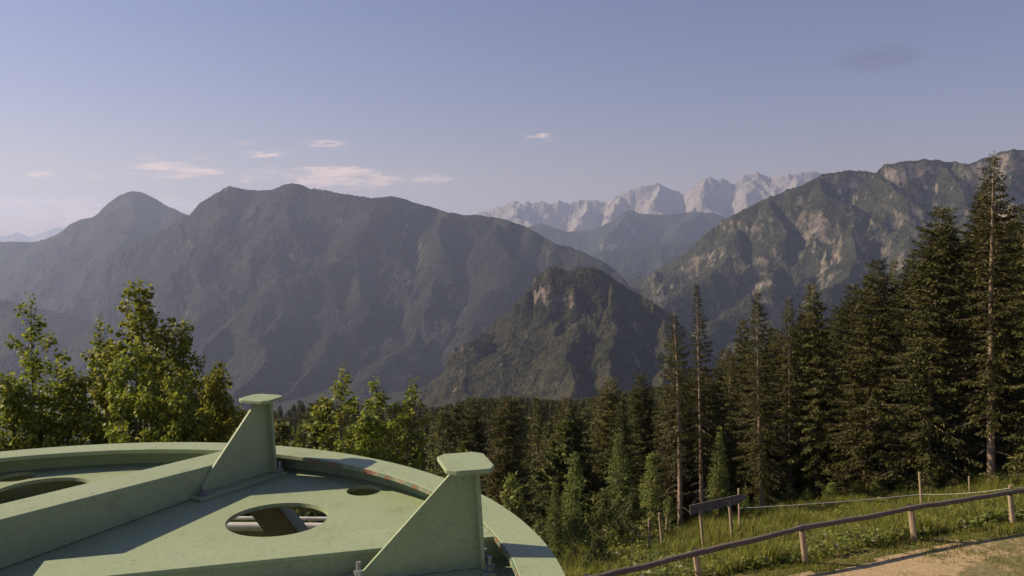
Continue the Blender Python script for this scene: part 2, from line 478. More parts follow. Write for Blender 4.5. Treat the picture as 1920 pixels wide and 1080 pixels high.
MT_L = m_mount("mountain_forest", rock=((.20, .18, .15), (.13, .115, .10)), forest=((.010, .013, .011), (.027, .029, .020)), cell=20, thr=1.0, soft=.3)
MT_K = m_mount("knoll_forest", ((.013, .015, .008), (.042, .038, .019)), ((.24, .20, .165), (.14, .115, .10)), (.10, .10, .045), 9.0, .90, .2)
MT_R = m_mount("mountain_rock_forest", ((.014, .018, .010), (.040, .040, .021)), ((.24, .20, .155), (.15, .125, .098)), (.10, .10, .05), 13.0, .84, .22)
MT_P = m_mount("pale_limestone", ((.05, .06, .04), (.09, .10, .06)), ((.52, .45, .385), (.33, .285, .245)), (.16, .16, .09), 60, .25, .2)
MT_H = m_mount("hill_forest", ((.013, .018, .011), (.034, .038, .022)), ((.36, .32, .27), (.24, .21, .18)), (.17, .17, .085), 18, .75)

# far left peaks and the pale chain
massif("mountain", [[(-120, 445, 26000), (-40, 436), (10, 442), (35, 434), (55, 444), (75, 437), (95, 429), (112, 423), (127, 436), (160, 452), (240, 470)]],
       -150, 320, 2.0, 23500, 27500, 70, MT_P, .7, (150, 400), (1800, .5, 330), seed=3.3, fine=2)
massif("mountain", [[(820, 420, 16500), (880, 405), (905, 398, 16500), (930, 388), (965, 376), (985, 380), (1010, 379), (1040, 377), (1075, 378), (1100, 375), (1140, 378), (1160, 363, 16200), (1185, 354), (1205, 350), (1230, 341), (1260, 353), (1282, 363), (1300, 347, 16000), (1330, 332), (1350, 333), (1372, 341), (1388, 334), (1402, 325), (1420, 320), (1440, 327), (1470, 333, 15800), (1492, 324), (1535, 322), (1560, 330), (1640, 350)],
        [(965, 376, 16500), (975, 405, 15600), (990, 425, 15000)], [(1100, 375, 16500), (1090, 405, 15700)], [(1160, 363, 16200), (1150, 400, 15400)], [(1230, 341, 16200), (1222, 370, 15700), (1240, 400, 15000)], [(1330, 332, 16000), (1318, 365, 15500), (1300, 395, 14900)], [(1420, 320, 16000), (1400, 355, 15500), (1395, 385, 15000)], [(1492, 324, 15800), (1480, 370, 15200)]],
       800, 1680, 1.3, 13600, 18200, 260, MT_P, .62, (230, 200), (650, .75, 330), rockbias=.50, seed=8.1, jag=(95, 330), rough=.24, crest_r=20, patches=((1150, 410, 300, 12, -.35),), fine=3)
# hazy hills in the gap
massif("hills", [[(960, 436, 12000), (990, 425), (1015, 418), (1035, 425), (1060, 434), (1100, 432), (1120, 428), (1150, 412), (1180, 392), (1200, 400), (1250, 402), (1300, 396), (1345, 400), (1370, 411), (1420, 435), (1500, 460)],
                 [(1180, 392, 12000), (1150, 425, 11300)], [(1300, 396, 12000), (1290, 430, 11200)]],
       900, 1560, 1.5, 9800, 13200, 130, MT_H, .5, (40, 90), (900, .4, 160), meadow=.55, seed=2.2, patches=((1045, 440, 30, 6, .5),))
massif("hills", [[(1060, 500, 9200), (1100, 482), (1130, 468), (1180, 465), (1240, 455), (1300, 448), (1350, 458), (1420, 480)],
                 [(1060, 540, 7400), (1110, 520, 7200), (1160, 505), (1200, 499, 7000), (1250, 482), (1310, 470), (1360, 470)],
                 [(1100, 560, 6200), (1160, 548, 6000), (1200, 535, 5900), (1250, 518, 5800), (1300, 505, 5600)]],
       1000, 1480, 1.6, 5000, 10000, 170, MT_H, .45, (30, 80), (600, .4, 120), meadow=.5, seed=5.2)
# left peak
massif("mountain", [[(-320, 470, 8600), (-160, 462), (-60, 452), (0, 451), (60, 452), (85, 449), (112, 438), (135, 420), (152, 411), (170, 408), (182, 407), (192, 392), (205, 380), (222, 368), (240, 359), (250, 357), (262, 358), (285, 368), (310, 383), (340, 398), (368, 408), (420, 445, 8300), (520, 500, 8000)],
                    [(250, 357, 8600), (245, 400, 8100), (232, 450, 7500), (190, 520, 6900), (130, 600, 6200), (90, 700, 5000), (60, 820, 3800)],
                    [(310, 383, 8600), (318, 440, 7900), (340, 500, 7300), (330, 570, 6700), (300, 660, 5400)],
                    [(112, 438, 8600), (70, 480, 8000), (0, 540, 7200), (-60, 610, 6500), (-120, 720, 5000), (-160, 820, 3900)],
                    [(60, 452, 8600), (55, 520, 7600), (50, 600, 6300), (20, 700, 4900), (0, 830, 3600)],
                    [(0, 451, 8600), (-60, 500, 7900), (-150, 570, 7000)]],
       -340, 640, 1.7, 3700, 9600, 300, MT_L, .60, (50, 70), (800, .42, 150), seed=1.7, patches=((245, 420, 25, 30, .2),))
# main left massif
massif("mountain", [[(340, 460, 7000), (366, 412, 6900), (378, 395), (395, 380), (408, 368), (420, 353), (432, 348, 6500), (450, 352), (480, 356), (505, 356, 6400), (525, 348), (545, 343, 6300), (560, 345), (580, 352), (640, 362, 6200), (700, 371, 6100), (715, 369), (735, 368), (755, 372), (790, 383), (825, 392), (840, 398, 5900), (870, 402), (900, 403), (930, 407), (955, 413, 5700), (985, 424), (1000, 432, 5500), (1022, 446), (1040, 455, 5300), (1065, 460), (1090, 471, 5200), (1130, 489, 5100), (1150, 503), (1165, 516, 5000), (1180, 545, 4900), (1230, 620, 4700)],
                    [(432, 348, 6500), (436, 400, 6150), (425, 460, 5700), (400, 530, 5200), (350, 610, 4700), (300, 700, 4000), (250, 820, 3100)],
                    [(545, 343, 6300), (565, 400, 5950), (560, 455, 5550), (530, 505, 5150), (505, 516, 4950), (455, 560, 4600), (390, 640, 4150), (340, 740, 3500), (310, 840, 2800)],
                    [(505, 516, 4950), (500, 600, 4400), (480, 720, 3500), (470, 830, 2800)],
                    [(710, 369, 6100), (705, 420, 5700), (670, 468, 5350), (600, 490, 5150), (530, 510, 5000)],
                    [(670, 468, 5350), (650, 560, 4700), (610, 660, 4150), (580, 760, 3400), (570, 840, 2800)],
                    [(840, 398, 5900), (850, 460, 5400), (815, 540, 4850), (780, 620, 4400), (730, 720, 3700), (700, 830, 2900)],
                    [(955, 413, 5700), (965, 470, 5250), (940, 540, 4800), (890, 610, 4400)],
                    [(1090, 471, 5200), (1075, 520, 4850), (1040, 560, 4550)]],
       200, 1260, 1.5, 2600, 7300, 380, MT_L, .64, (70, 60), (620, .46, 120), seed=6.4, fine=1.6,
       patches=((445, 420, 30, 30, .22), (640, 400, 12, 30, .35), (720, 420, 8, 40, .45), (840, 450, 14, 14, .45), (560, 380, 14, 30, .2), (770, 395, 18, 8, .4), (620, 480, 24, 14, .2), (550, 480, 16, 24, .25)))
massif("hills", [[(-340, 500, 5300), (-120, 535, 5200), (0, 560, 5100), (90, 580), (180, 605, 4900), (280, 650), (400, 715, 4500), (520, 800, 4200)],
                 [(0, 560, 5100), (20, 640, 4200), (30, 760, 3200)], [(180, 605, 4900), (190, 680, 4000), (200, 790, 3200)], [(280, 650, 4700), (290, 730, 3800), (300, 820, 3100)]],
       -380, 640, 2.0, 2600, 5800, 200, MT_L, .55, (20, 30), (420, .45, 80), seed=12.3)
# rocky knoll in the valley
massif("hills", [[(760, 760, 2750), (800, 722, 2720), (840, 690), (880, 650), (930, 603, 2650), (960, 578), (985, 556), (996, 535, 2620), (1005, 515), (1020, 507), (1034, 498, 2600), (1050, 502), (1065, 506), (1085, 501), (1110, 499), (1125, 505), (1145, 518), (1180, 540), (1225, 566, 2550), (1260, 592), (1320, 650, 2500), (1400, 720)],
                 [(1034, 498, 2600), (1046, 545, 2480), (1062, 600, 2320), (1070, 660, 2130), (1050, 720, 1950)],
                 [(1110, 499, 2600), (1120, 560, 2430), (1155, 630, 2220), (1180, 710, 2000)],
                 [(930, 603, 2650), (950, 650, 2480), (960, 710, 2280), (940, 770, 2080)],
                 [(1225, 566, 2550), (1270, 640, 2300), (1300, 720, 2050)]],
       730, 1460, 1.5, 1700, 2950, 240, MT_K, .75, (24, 16), (260, .5, 55), seed=4.4, fine=.8, rock_slope=(1.3, 2.2),
       patches=((1022, 548, 12, 20, .9), (1035, 580, 14, 12, .5), (1075, 590, 10, 24, .45), (1045, 530, 8, 30, .4), (1000, 555, 14, 10, .4), (1080, 605, 22, 10, .3)))
# right massif
massif("mountain", [[(1120, 560, 5400), (1180, 534, 5300), (1230, 508, 5200), (1290, 468, 5000), (1330, 432, 4900), (1352, 415), (1378, 399, 4800), (1400, 388), (1425, 376), (1450, 365, 4750), (1480, 354), (1500, 345, 4700), (1520, 336), (1540, 325, 4700), (1560, 321), (1580, 319), (1610, 318), (1630, 322), (1642, 326, 4650), (1648, 316), (1660, 308), (1680, 303, 4600), (1700, 299), (1725, 299), (1760, 300), (1790, 303), (1812, 305, 4500), (1830, 298), (1850, 293), (1870, 287), (1900, 280, 4400), (1960, 275), (2050, 290), (2200, 330)],
                    [(1378, 399, 4800), (1385, 425, 4600), (1360, 480, 4300), (1300, 535, 3950), (1240, 575, 3650), (1190, 640, 3350)],
                    [(1450, 365, 4750), (1478, 410, 4450), (1470, 470, 4100), (1420, 530, 3750), (1360, 590, 3400), (1300, 680, 3000)],
                    [(1560, 321, 4700), (1572, 360, 4450), (1600, 410, 4150), (1590, 460, 3850), (1540, 530, 3450), (1470, 600, 3100), (1420, 690, 2750)],
                    [(1652, 312, 4650), (1668, 350, 4400), (1700, 400, 4100), (1710, 460, 3750), (1680, 530, 3350), (1630, 610, 3000)],
                    [(1760, 300, 4600), (1790, 360, 4200), (1800, 430, 3800), (1790, 520, 3350)],
                    [(1900, 280, 4400), (1905, 360, 4000), (1890, 440, 3600)]],
       1090, 2160, 1.6, 2500, 5700, 320, MT_R, .66, (60, 55), (430, .6, 125), seed=9.7, rock_slope=(1.0, 1.9), rockbias=.06, crest_r=10, jag=(20, 110), rough=.12,
       patches=((1575, 365, 12, 24, .45), (1600, 370, 6, 24, .3), (1680, 350, 26, 44, .5), (1470, 440, 50, 16, .25), (1625, 415, 40, 14, .4), (1450, 535, 30, 16, .55), (1565, 500, 20, 20, .6), (1900, 420, 50, 70, .7), (1420, 560, 40, 20, .3), (1830, 330, 50, 40, .3)))
# ------------------------------------------------------------------ the green rope wheel just below the eye
H1 = 1.10
WC = np.array([-1.655, 2.14]) * H1
wheel = empty("bullwheel", (WC[0], WC[1], -H1 * 1.09))
tag(wheel, "large pale green steel rope wheel with upright brackets lying flat in the foreground", "rope wheel")
ZR = H1 * .09          # rim top above the web plate
Ro, Ri, Rw = 1.83 * H1, 1.69 * H1, 1.775 * H1
t = .022
mb = MB(); mb.lathe([(Ro, ZR), (Ri, ZR), (Ri, ZR - t), (Rw, ZR - t), (Rw, -.16), (Ri, -.16), (Ri, -.16 - t), (Ro, -.16 - t), (Ro, -.16), (Rw + .02, -.155), (Rw + .02, ZR - t), (Ro, ZR - t)], 220)
rim = mb.build("rim", PAINT, wheel, bevel=.003)
# worn strip of chipped paint round the inner lip, proud of the lip by 2 mm
mb = MB(); mb.lathe([(Ri - .002, ZR - .002), (Ri - .002, ZR - t + .001), (Ri - .006, ZR - t + .001), (Ri - .006, ZR - .002)], 90, R_(-8), R_(66))
strip = mb.build("rim_edge", CHIP, wheel)
HA = 53.0
def web_plate():
    """flat disc with two rings of round holes cut through"""
    mb = MB(); mb.lathe([(Rw - .0005, 0), (Rw - .0005, -.018), (.16, -.018), (.16, 0)], 240)
    disc = mb.build("web_plate", None)
    mb = MB()
    for k in range(6):
        a = R_(HA + 60 * k)
        for rr, rad, m in ((1.21 * H1, .195 * H1, 56), (1.665 * H1, .075 * H1, 36)):
            c = np.array([math.cos(a), math.sin(a)])
            if k == 1 and m == 56:
                rr, rad = 1.39 * H1, .20 * H1; c = np.array([math.cos(R_(107.5)), math.sin(R_(107.5))])
            th = np.arange(m) / m * 2 * math.pi
            mb.prism(np.stack([rad * np.cos(th), rad * np.sin(th)], 1), (c[0] * rr, c[1] * rr, -.009), (1, 0, 0), (0, 1, 0), (0, 0, 1), .1)
    cut = mb.build("cutter", None)
    bo = disc.modifiers.new("cut", "BOOLEAN"); bo.operation = 'DIFFERENCE'; bo.solver = 'EXACT'; bo.object = cut
    dg = bpy.context.evaluated_depsgraph_get()
    me = bpy.data.meshes.new_from_object(disc.evaluated_get(dg)); me.name = "web_plate"; me.polygons.foreach_set("use_smooth", np.zeros(len(me.polygons), bool))
    bpy.data.objects.remove(disc); bpy.data.objects.remove(cut)
    return me
web = obj("web_plate", web_plate(), PAINT, wheel)
mb = MB(); mb.lathe([(.0001, .13), (.17, .13), (.19, .11), (.20, .004), (.20, -.15), (.0001, -.15)], 64)
hub = mb.build("hub", PAINT, wheel)
mb = MB(); mb.lathe([(.0001, .20), (.11, .20), (.12, .19), (.12, .132), (.0001, .132)], 40); mb.build("axle_cap", STEEL, hub)
ZB = H1 * .085
def beam(p0, p1, w):
    p0 = np.array(p0) * H1; p1 = np.array(p1) * H1; w *= H1
    d = p1 - p0; L = np.linalg.norm(d); d /= L; nrm = np.array([-d[1], d[0]])
    mb = MB()
    ax = np.array([d[0], d[1], 0]); ay = np.array([0, 0, 1.0]); an = np.array([nrm[0], nrm[1], 0])
    c = np.array([p0[0], p0[1], 0])
    tt = .016
    mb.prism([(0, ZB - tt), (L, ZB - tt), (L, ZB), (0, ZB)], c, ax, ay, an, w)
    for s in (-1, 1):
        mb.prism([(0, .001), (L, .001), (L, ZB - tt - .0005), (0, ZB - tt - .0005)], c + an * s * (w / 2 - .014), ax, ay, an, .014)
    return mb.build("spoke", PAINT, wheel, bevel=.002)
# chord beam seen at left, radial beam at the bottom, and the same again on the far side
def line_pt(off, ang, along):
    a = R_(ang); d = np.array([math.cos(a), math.sin(a)]); n = np.array([-d[1], d[0]])
    return d * along + n * off
# near edge offset .523, far edge .70  -> centre .61
def sloped_beam(k):
    """box spoke that rises towards the hub; near top edge through two measured points"""
    a = np.array([-.01, .46, -.92]); b = np.array([.375, 1.28, -.97])
    d = (b - a); p0 = a - d * .42; p1 = b + d * .45
    n = np.array([-d[1], d[0]]); n = n / np.linalg.norm(n) * .18
    p0[:2] += n * .22; p1[:2] += n * .22
    def L(p, off, top): return np.array([p[0] + off * n[0], p[1] + off * n[1], (p[2] + 1.09) if top else .002])
    V = np.array([L(p0, 0, 0), L(p1, 0, 0), L(p1, 1, 0), L(p0, 1, 0), L(p0, 0, 1), L(p1, 0, 1), L(p1, 1, 1), L(p0, 1, 1)]) * H1
    c, s = math.cos(R_(k)), math.sin(R_(k))
    V[:, :2] = np.stack([V[:, 0] * c - V[:, 1] * s, V[:, 0] * s + V[:, 1] * c], 1)
    mb = MB(); mb.add(V, [[(0, 3, 2, 1), (4, 5, 6, 7), (0, 1, 5, 4), (1, 2, 6, 5), (2, 3, 7, 6), (3, 0, 4, 7)]])
    return mb.build("spoke", PAINT, wheel, bevel=.004)
sloped_beam(0); sloped_beam(120)
beam(line_pt(.19, 15.6, .26), line_pt(.19, 15.6, 1.745), .18)
beam(line_pt(.19, 195.6, .02), line_pt(.19, 195.6, .80), .18)
def fin(ang, base_rel, capang, hn=.108):
    """one bracket: slanted plate, end flange, cap plate, base flange, bolts; origin at outer foot"""
    a = R_(ang); d = np.array([math.cos(a), math.sin(a), 0]); n = np.array([-d[1], d[0], 0]); up = np.array([0, 0, 1.0])
    o = np.array([base_rel[0] * H1, base_rel[1] * H1, .02])
    ht = .36 * H1 - .02; L = .39 * H1; tp = .045 * H1
    mb = MB(); mb.prism([(-L, 0), (0, 0), (-.02 * H1, ht), (-tp - .04 * H1, ht), (-L, .03)], o, d, up, n, .014)
    for sgn in (-1, 1):          # weld bead along the foot
        k = 26; q = o + d[None] * np.linspace(-L + .01, -.01, k)[:, None] + n * (sgn * .0085) + np.array([0, 0, 1.0]) * .003 + rng.normal(0, .0012, (k, 3))
        mb.tube(q, .0055 + .001 * rng.standard_normal(k), 6)
    f = mb.build("bracket", PAINT, wheel, bevel=.002)
    # end flange across the outer edge
    mb = MB(); w = .06 * H1
    V = [(0, -w * .75), (0, w * .75), (-.02 * H1, w * .6), (-.02 * H1, -w * .6)]
    mb.prism([(-w * .6, 0), (w * .6, 0), (w * .55, ht), (-w * .55, ht)], o + d * (-.002), n, up - d * .02 * H1 / ht, d, .014)
    mb.build("end_flange", PAINT, f)
    ca = R_(capang); cd = np.array([math.cos(ca), math.sin(ca), 0]); cn = np.array([-cd[1], cd[0], 0])
    hr, hn, c = .08 * H1, hn * H1, .03 * H1
    poly = [(-hr, -hn + c * .8), (-hr + c, -hn), (hr - c * .7, -hn), (hr, -hn + c * 1.3), (hr, hn - c), (hr - c, hn), (-hr + c, hn), (-hr, hn - c)]
    mb = MB(); mb.prism(poly, o + d * (-.055 * H1) + up * (ht + .009), cd, cn, up, .017)
    mb.build("cap_plate", PAINT, f, bevel=.003)
    mb = MB(); bw = .10 * H1
    mb.prism([(-L - .05 * H1, -bw / 2 - .02), (.035 * H1, -bw / 2 - .02), (.035 * H1, bw / 2), (-L - .05 * H1, bw / 2)], o - up * .0105, d, n, up, .017)
    fl = mb.build("base_flange", PAINT, f, bevel=.002)
    for r, s in ((-L - .01 * H1, -1), (-L - .01 * H1, 1), (.018 * H1, -1), (.018 * H1, 1)):
        c0 = o + d * r + n * s * (.036 * H1) - up * .0015
        mb = MB(); th = np.arange(6) / 6 * 2 * math.pi
        mb.prism(np.stack([.019 * np.cos(th), .019 * np.sin(th)], 1), c0 + up * .010, d, n, up, .018)
        th = np.arange(10) / 10 * 2 * math.pi
        mb.prism(np.stack([.0095 * np.cos(th), .0095 * np.sin(th)], 1), c0 + up * .0345, d, n, up, .030)
        mb.prism(np.stack([.026 * np.cos(th), .026 * np.sin(th)], 1), c0 - up * .0015, d, n, up, .004)
        mb.build("bolt", STEEL, f)
def rot(p, a):
    a = R_(a); return (p[0] * math.cos(a) - p[1] * math.sin(a), p[0] * math.sin(a) + p[1] * math.cos(a))
F1 = (.522, 1.572); F2 = (1.555, .46)
fin(58, F1, 72, .082); fin(15.6, F2, 15.6)
for k in (120, 240): fin(58 + k, rot(F1, k), 72 + k, .082)
for k in (120, 240): fin(15.6 + k, rot(F2, k), 15.6 + k)

# ------------------------------------------------------------------ what carries the wheel
gz = Gf(WC[0], WC[1])
sup = empty("lift_tower", (WC[0], WC[1], gz)); tag(sup, "olive steel tower with grey pipes under the green wheel, seen through its round holes", "lift tower")
zt = -H1 * 1.09 - .155 - gz
mb = MB(); mb.lathe([(.0001, 0), (.7, 0), (.7, .05), (.42, .06), (.34, 1.0), (.30, zt - .35), (.0001, zt - .35)], 40); mb.build("column", OLIVE, sup)
mb = MB(); mb.lathe([(.0001, zt - .349), (.14, zt - .349), (.14, zt - .001), (.0001, zt - .001)], 32); mb.build("axle", STEEL, sup)
# slanting arm seen through the hole
SB = np.array([WC[0], WC[1], gz])
mb = MB(); a = np.array(P(495, 940, 4.35)) - SB; b = np.array(P(600, 1075, 4.05)) - SB
dd = (b - a) / np.linalg.norm(b - a); sx = np.cross(dd, [0, 1.0, 0]); sx /= np.linalg.norm(sx); fy = np.cross(sx, dd)
mb.prism([(-.075, 0), (.075, 0), (.075, 1.15), (-.075, 1.15)], a, sx, dd, fy, .12); mb.build("brace", OLIVE, sup, bevel=.006)
for (p0, p1, r) in ((P(-150, 985, 4.75), P(650, 988, 4.75), .024), (P(-150, 968, 4.9), P(660, 973, 4.9), .012)):
    mb = MB(); mb.tube([np.array(p0) - SB, np.array(p1) - SB], r, 14); mb.build("pipe", PIPE, sup)
# cross arms that carry braces and pipes
mb = MB(); mb.box((-.14, .31, zt - .80), (.14, 2.72, zt - .55)); mb.build("arm", OLIVE, sup, bevel=.01)
mb = MB(); mb.box((-1.60, 2.45, zt - .545), (.35, 2.60, zt - .40)); mb.build("arm", OLIVE, sup, bevel=.01)
# ------------------------------------------------------------------ tree makers (canonical meshes, shared by copies)
def sprays(base, dirv, ln, wd, roll, r):
    """diamond-shaped sprays: base (n,3), direction, length, width"""
    n = len(base)
    dirv = dirv / (np.linalg.norm(dirv, axis=1)[:, None] + 1e-9)
    ref = np.tile(np.array([0, 0, 1.0]), (n, 1)); m = np.abs(dirv[:, 2]) > .9; ref[m] = (1, 0, 0)
    a = np.cross(dirv, ref); a /= np.linalg.norm(a, axis=1)[:, None] + 1e-9
    b = np.cross(a, dirv)
    sd = a * np.cos(roll)[:, None] + b * np.sin(roll)[:, None]
    mid = base + dirv * (ln * .45)[:, None]; tip = base + dirv * ln[:, None]
    tip[:, 2] -= ln * .12
    V = np.stack([base, mid + sd * (wd / 2)[:, None], tip, mid - sd * (wd / 2)[:, None]], 1).reshape(-1, 3)
    return V, np.arange(4 * n).reshape(n, 4)

def spruce_mesh(seed, H, W, bare=.05, step=.42, nb=6, ds=.135, shape=.8, fluff=1.0, low=.6, gaps=.0, side=None, spr=.21, twigs=4, top_thin=.0, dead=0):
    r = np.random.default_rng(seed)
    wob = r.standard_normal(2) * .004 * H
    zz = np.linspace(0, H * .995, 14)
    tp = np.stack([wob[0] * np.sin(zz / H * 3), wob[1] * np.sin(zz / H * 2.4), zz], 1)
    rad = .0095 * H * (1 - zz / H) ** .8 + .012
    mb = MB(); mb.tube(tp, rad, 8, jitter=.04)
    B, Dv, Ln, Wd = [], [], [], []
    z0 = bare * H
    z = z0; gz_ = []
    while z < H * .985:
        t = (z - z0) / (H - z0)
        st = step * (1.0 - .55 * t) * (H / 18.0) ** .5
        k = nb if t < .9 else 5
        az0 = r.uniform(0, 6.28)
        for j in range(k):
            if r.random() < gaps: continue
            az = az0 + j * 2 * math.pi / k + r.normal(0, .25)
            prof = (1 - t) ** shape * (low + (1 - low) * min(1, t / .25)) + .02
            if top_thin and t > .55: prof *= 1 - top_thin * (t - .55) / .45
            L = W * prof * r.uniform(.62, 1.22)
            if side is not None: L *= .82 + .36 * math.cos(az - side)
            if L < .12: L = .12
            zc = z + r.uniform(-.5, .5) * st
            zc = min(zc, H * .985)
            rd = np.array([math.cos(az), math.sin(az), 0]); tn = np.array([-rd[1], rd[0], 0])
            pit = math.radians(30 * (t ** 1.5) - 20 * (1 - t) + r.normal(0, 6)) if t > .12 else math.radians(-26 + r.normal(0, 7))
            n = max(2, int(L / ds)); u = (np.arange(n) + r.uniform(.2, .8)) / n
            u = .10 + .9 * u
            pz = zc + L * (math.tan(pit) * u - .26 * u ** 2 + .22 * u ** 4)
            tr = np.array([np.interp(zc, zz, tp[:, 0]), np.interp(zc, zz, tp[:, 1]), 0])
            pb = tr + rd[None] * (L * u)[:, None]; pb[:, 2] = pz
            if r.random() < .55 and L > .5:
                mb.tube(np.stack([tr + np.array([0, 0, zc]), pb[n // 2], pb[-1]]), [.006 + .012 * L, .004 + .006 * L, .004], 4, cap=False)
            for sd in (-1, 1):
                for tw in range(twigs):
                    m = len(u)
                    tl = np.clip((.16 + .32 * L * (1 - u)) * r.uniform(.6, 1.25, m), .10, .62) * fluff
                    fr = tw / max(1, twigs)
                    dr = rd[None] * (.75 + .25 * r.standard_normal(m))[:, None] + tn[None] * (sd * (.85 + .3 * r.standard_normal(m)))[:, None]
                    dr = dr / (np.linalg.norm(dr, axis=1)[:, None] + 1e-9)
                    dr[:, 2] -= .25 + .45 * r.random(m) * (1 - t)
                    b0 = pb + dr * (tl * fr * .8)[:, None] + r.normal(0, .03, (m, 3))
                    B.append(b0); d2 = dr + r.normal(0, .28, (m, 3)); Dv.append(d2)
                    ln = np.full(m, spr) * r.uniform(.6, 1.2, m) * fluff * (.55 + .45 * min(1, L / 1.2)); Ln.append(ln); Wd.append(ln * r.uniform(.26, .42, m))
            # curtain twigs hanging below, and the branch tip
            m = len(u)
            B.append(pb + r.normal(0, .04, (m, 3))); Dv.append(np.stack([.35 * r.standard_normal(m), .35 * r.standard_normal(m), -np.ones(m)], 1) + rd * .3); ln = spr * r.uniform(.5, 1.15, m) * fluff * (.5 + .5 * min(1, L)); Ln.append(ln); Wd.append(ln * .3)
            B.append(pb[-1:]); Dv.append(rd[None] + np.array([[0, 0, .15]])); Ln.append(np.array([spr * .9])); Wd.append(np.array([spr * .25]))
        z += st
    # leader
    m = 10; B.append(np.stack([np.zeros(m) + tp[-1, 0], np.zeros(m) + tp[-1, 1], np.linspace(H * .955, H * .99, m)], 1)); Dv.append(np.stack([r.normal(0, .5, m), r.normal(0, .5, m), np.ones(m)], 1)); Ln.append(np.full(m, .22)); Wd.append(np.full(m, .06))
    # dead stubs on a bare trunk
    for j in range(dead):
        zc = r.uniform(.12, bare + .02) * H; az = r.uniform(0, 6.28); L = r.uniform(.3, 1.3)
        a = np.array([0, 0, zc]); mb.tube([a, a + np.array([math.cos(az) * L * .6, math.sin(az) * L * .6, -.1 * L]), a + np.array([math.cos(az) * L, math.sin(az) * L, -.35 * L])], [.018, .011, .004], 4, cap=False)
    V, Fq = sprays(np.concatenate(B), np.concatenate(Dv), np.concatenate(Ln), np.concatenate(Wd), r.uniform(-1.2, 1.2, sum(len(b) for b in B)), r)
    tm = mesh_np("trunk", np.concatenate(mb.v), [np.concatenate(x) for x in mb.f.values()], True); tm.materials.append(BARK_S)
    return tm, (V, Fq)

def leaf_mesh(base, dirv, nrm, size):
    """lobed leaf folded along its midrib, 8 verts, 2 faces each side"""
    n = len(base)
    dirv = dirv / (np.linalg.norm(dirv, axis=1)[:, None] + 1e-9)
    s = np.cross(dirv, nrm); s /= np.linalg.norm(s, axis=1)[:, None] + 1e-9
    up = np.cross(s, dirv)
    def pt(x, y, z): return base + dirv * (x * size)[:, None] + s * (y * size)[:, None] + up * (z * size)[:, None]
    V = np.stack([pt(0, 0, 0), pt(.55, 0, -.02), pt(1.0, 0, -.14), pt(.15, .42, .08), pt(.62, .50, .06), pt(.72, .2, .02), pt(.15, -.42, .08), pt(.62, -.50, .06), pt(.72, -.2, .02)], 1).reshape(-1, 3)
    k = np.arange(n)[:, None] * 9
    q = np.concatenate([k + np.array([[0, 1, 4, 3]]), k + np.array([[1, 2, 5, 4]]), k + np.array([[0, 6, 7, 1]]), k + np.array([[1, 7, 8, 2]])])
    return V, q

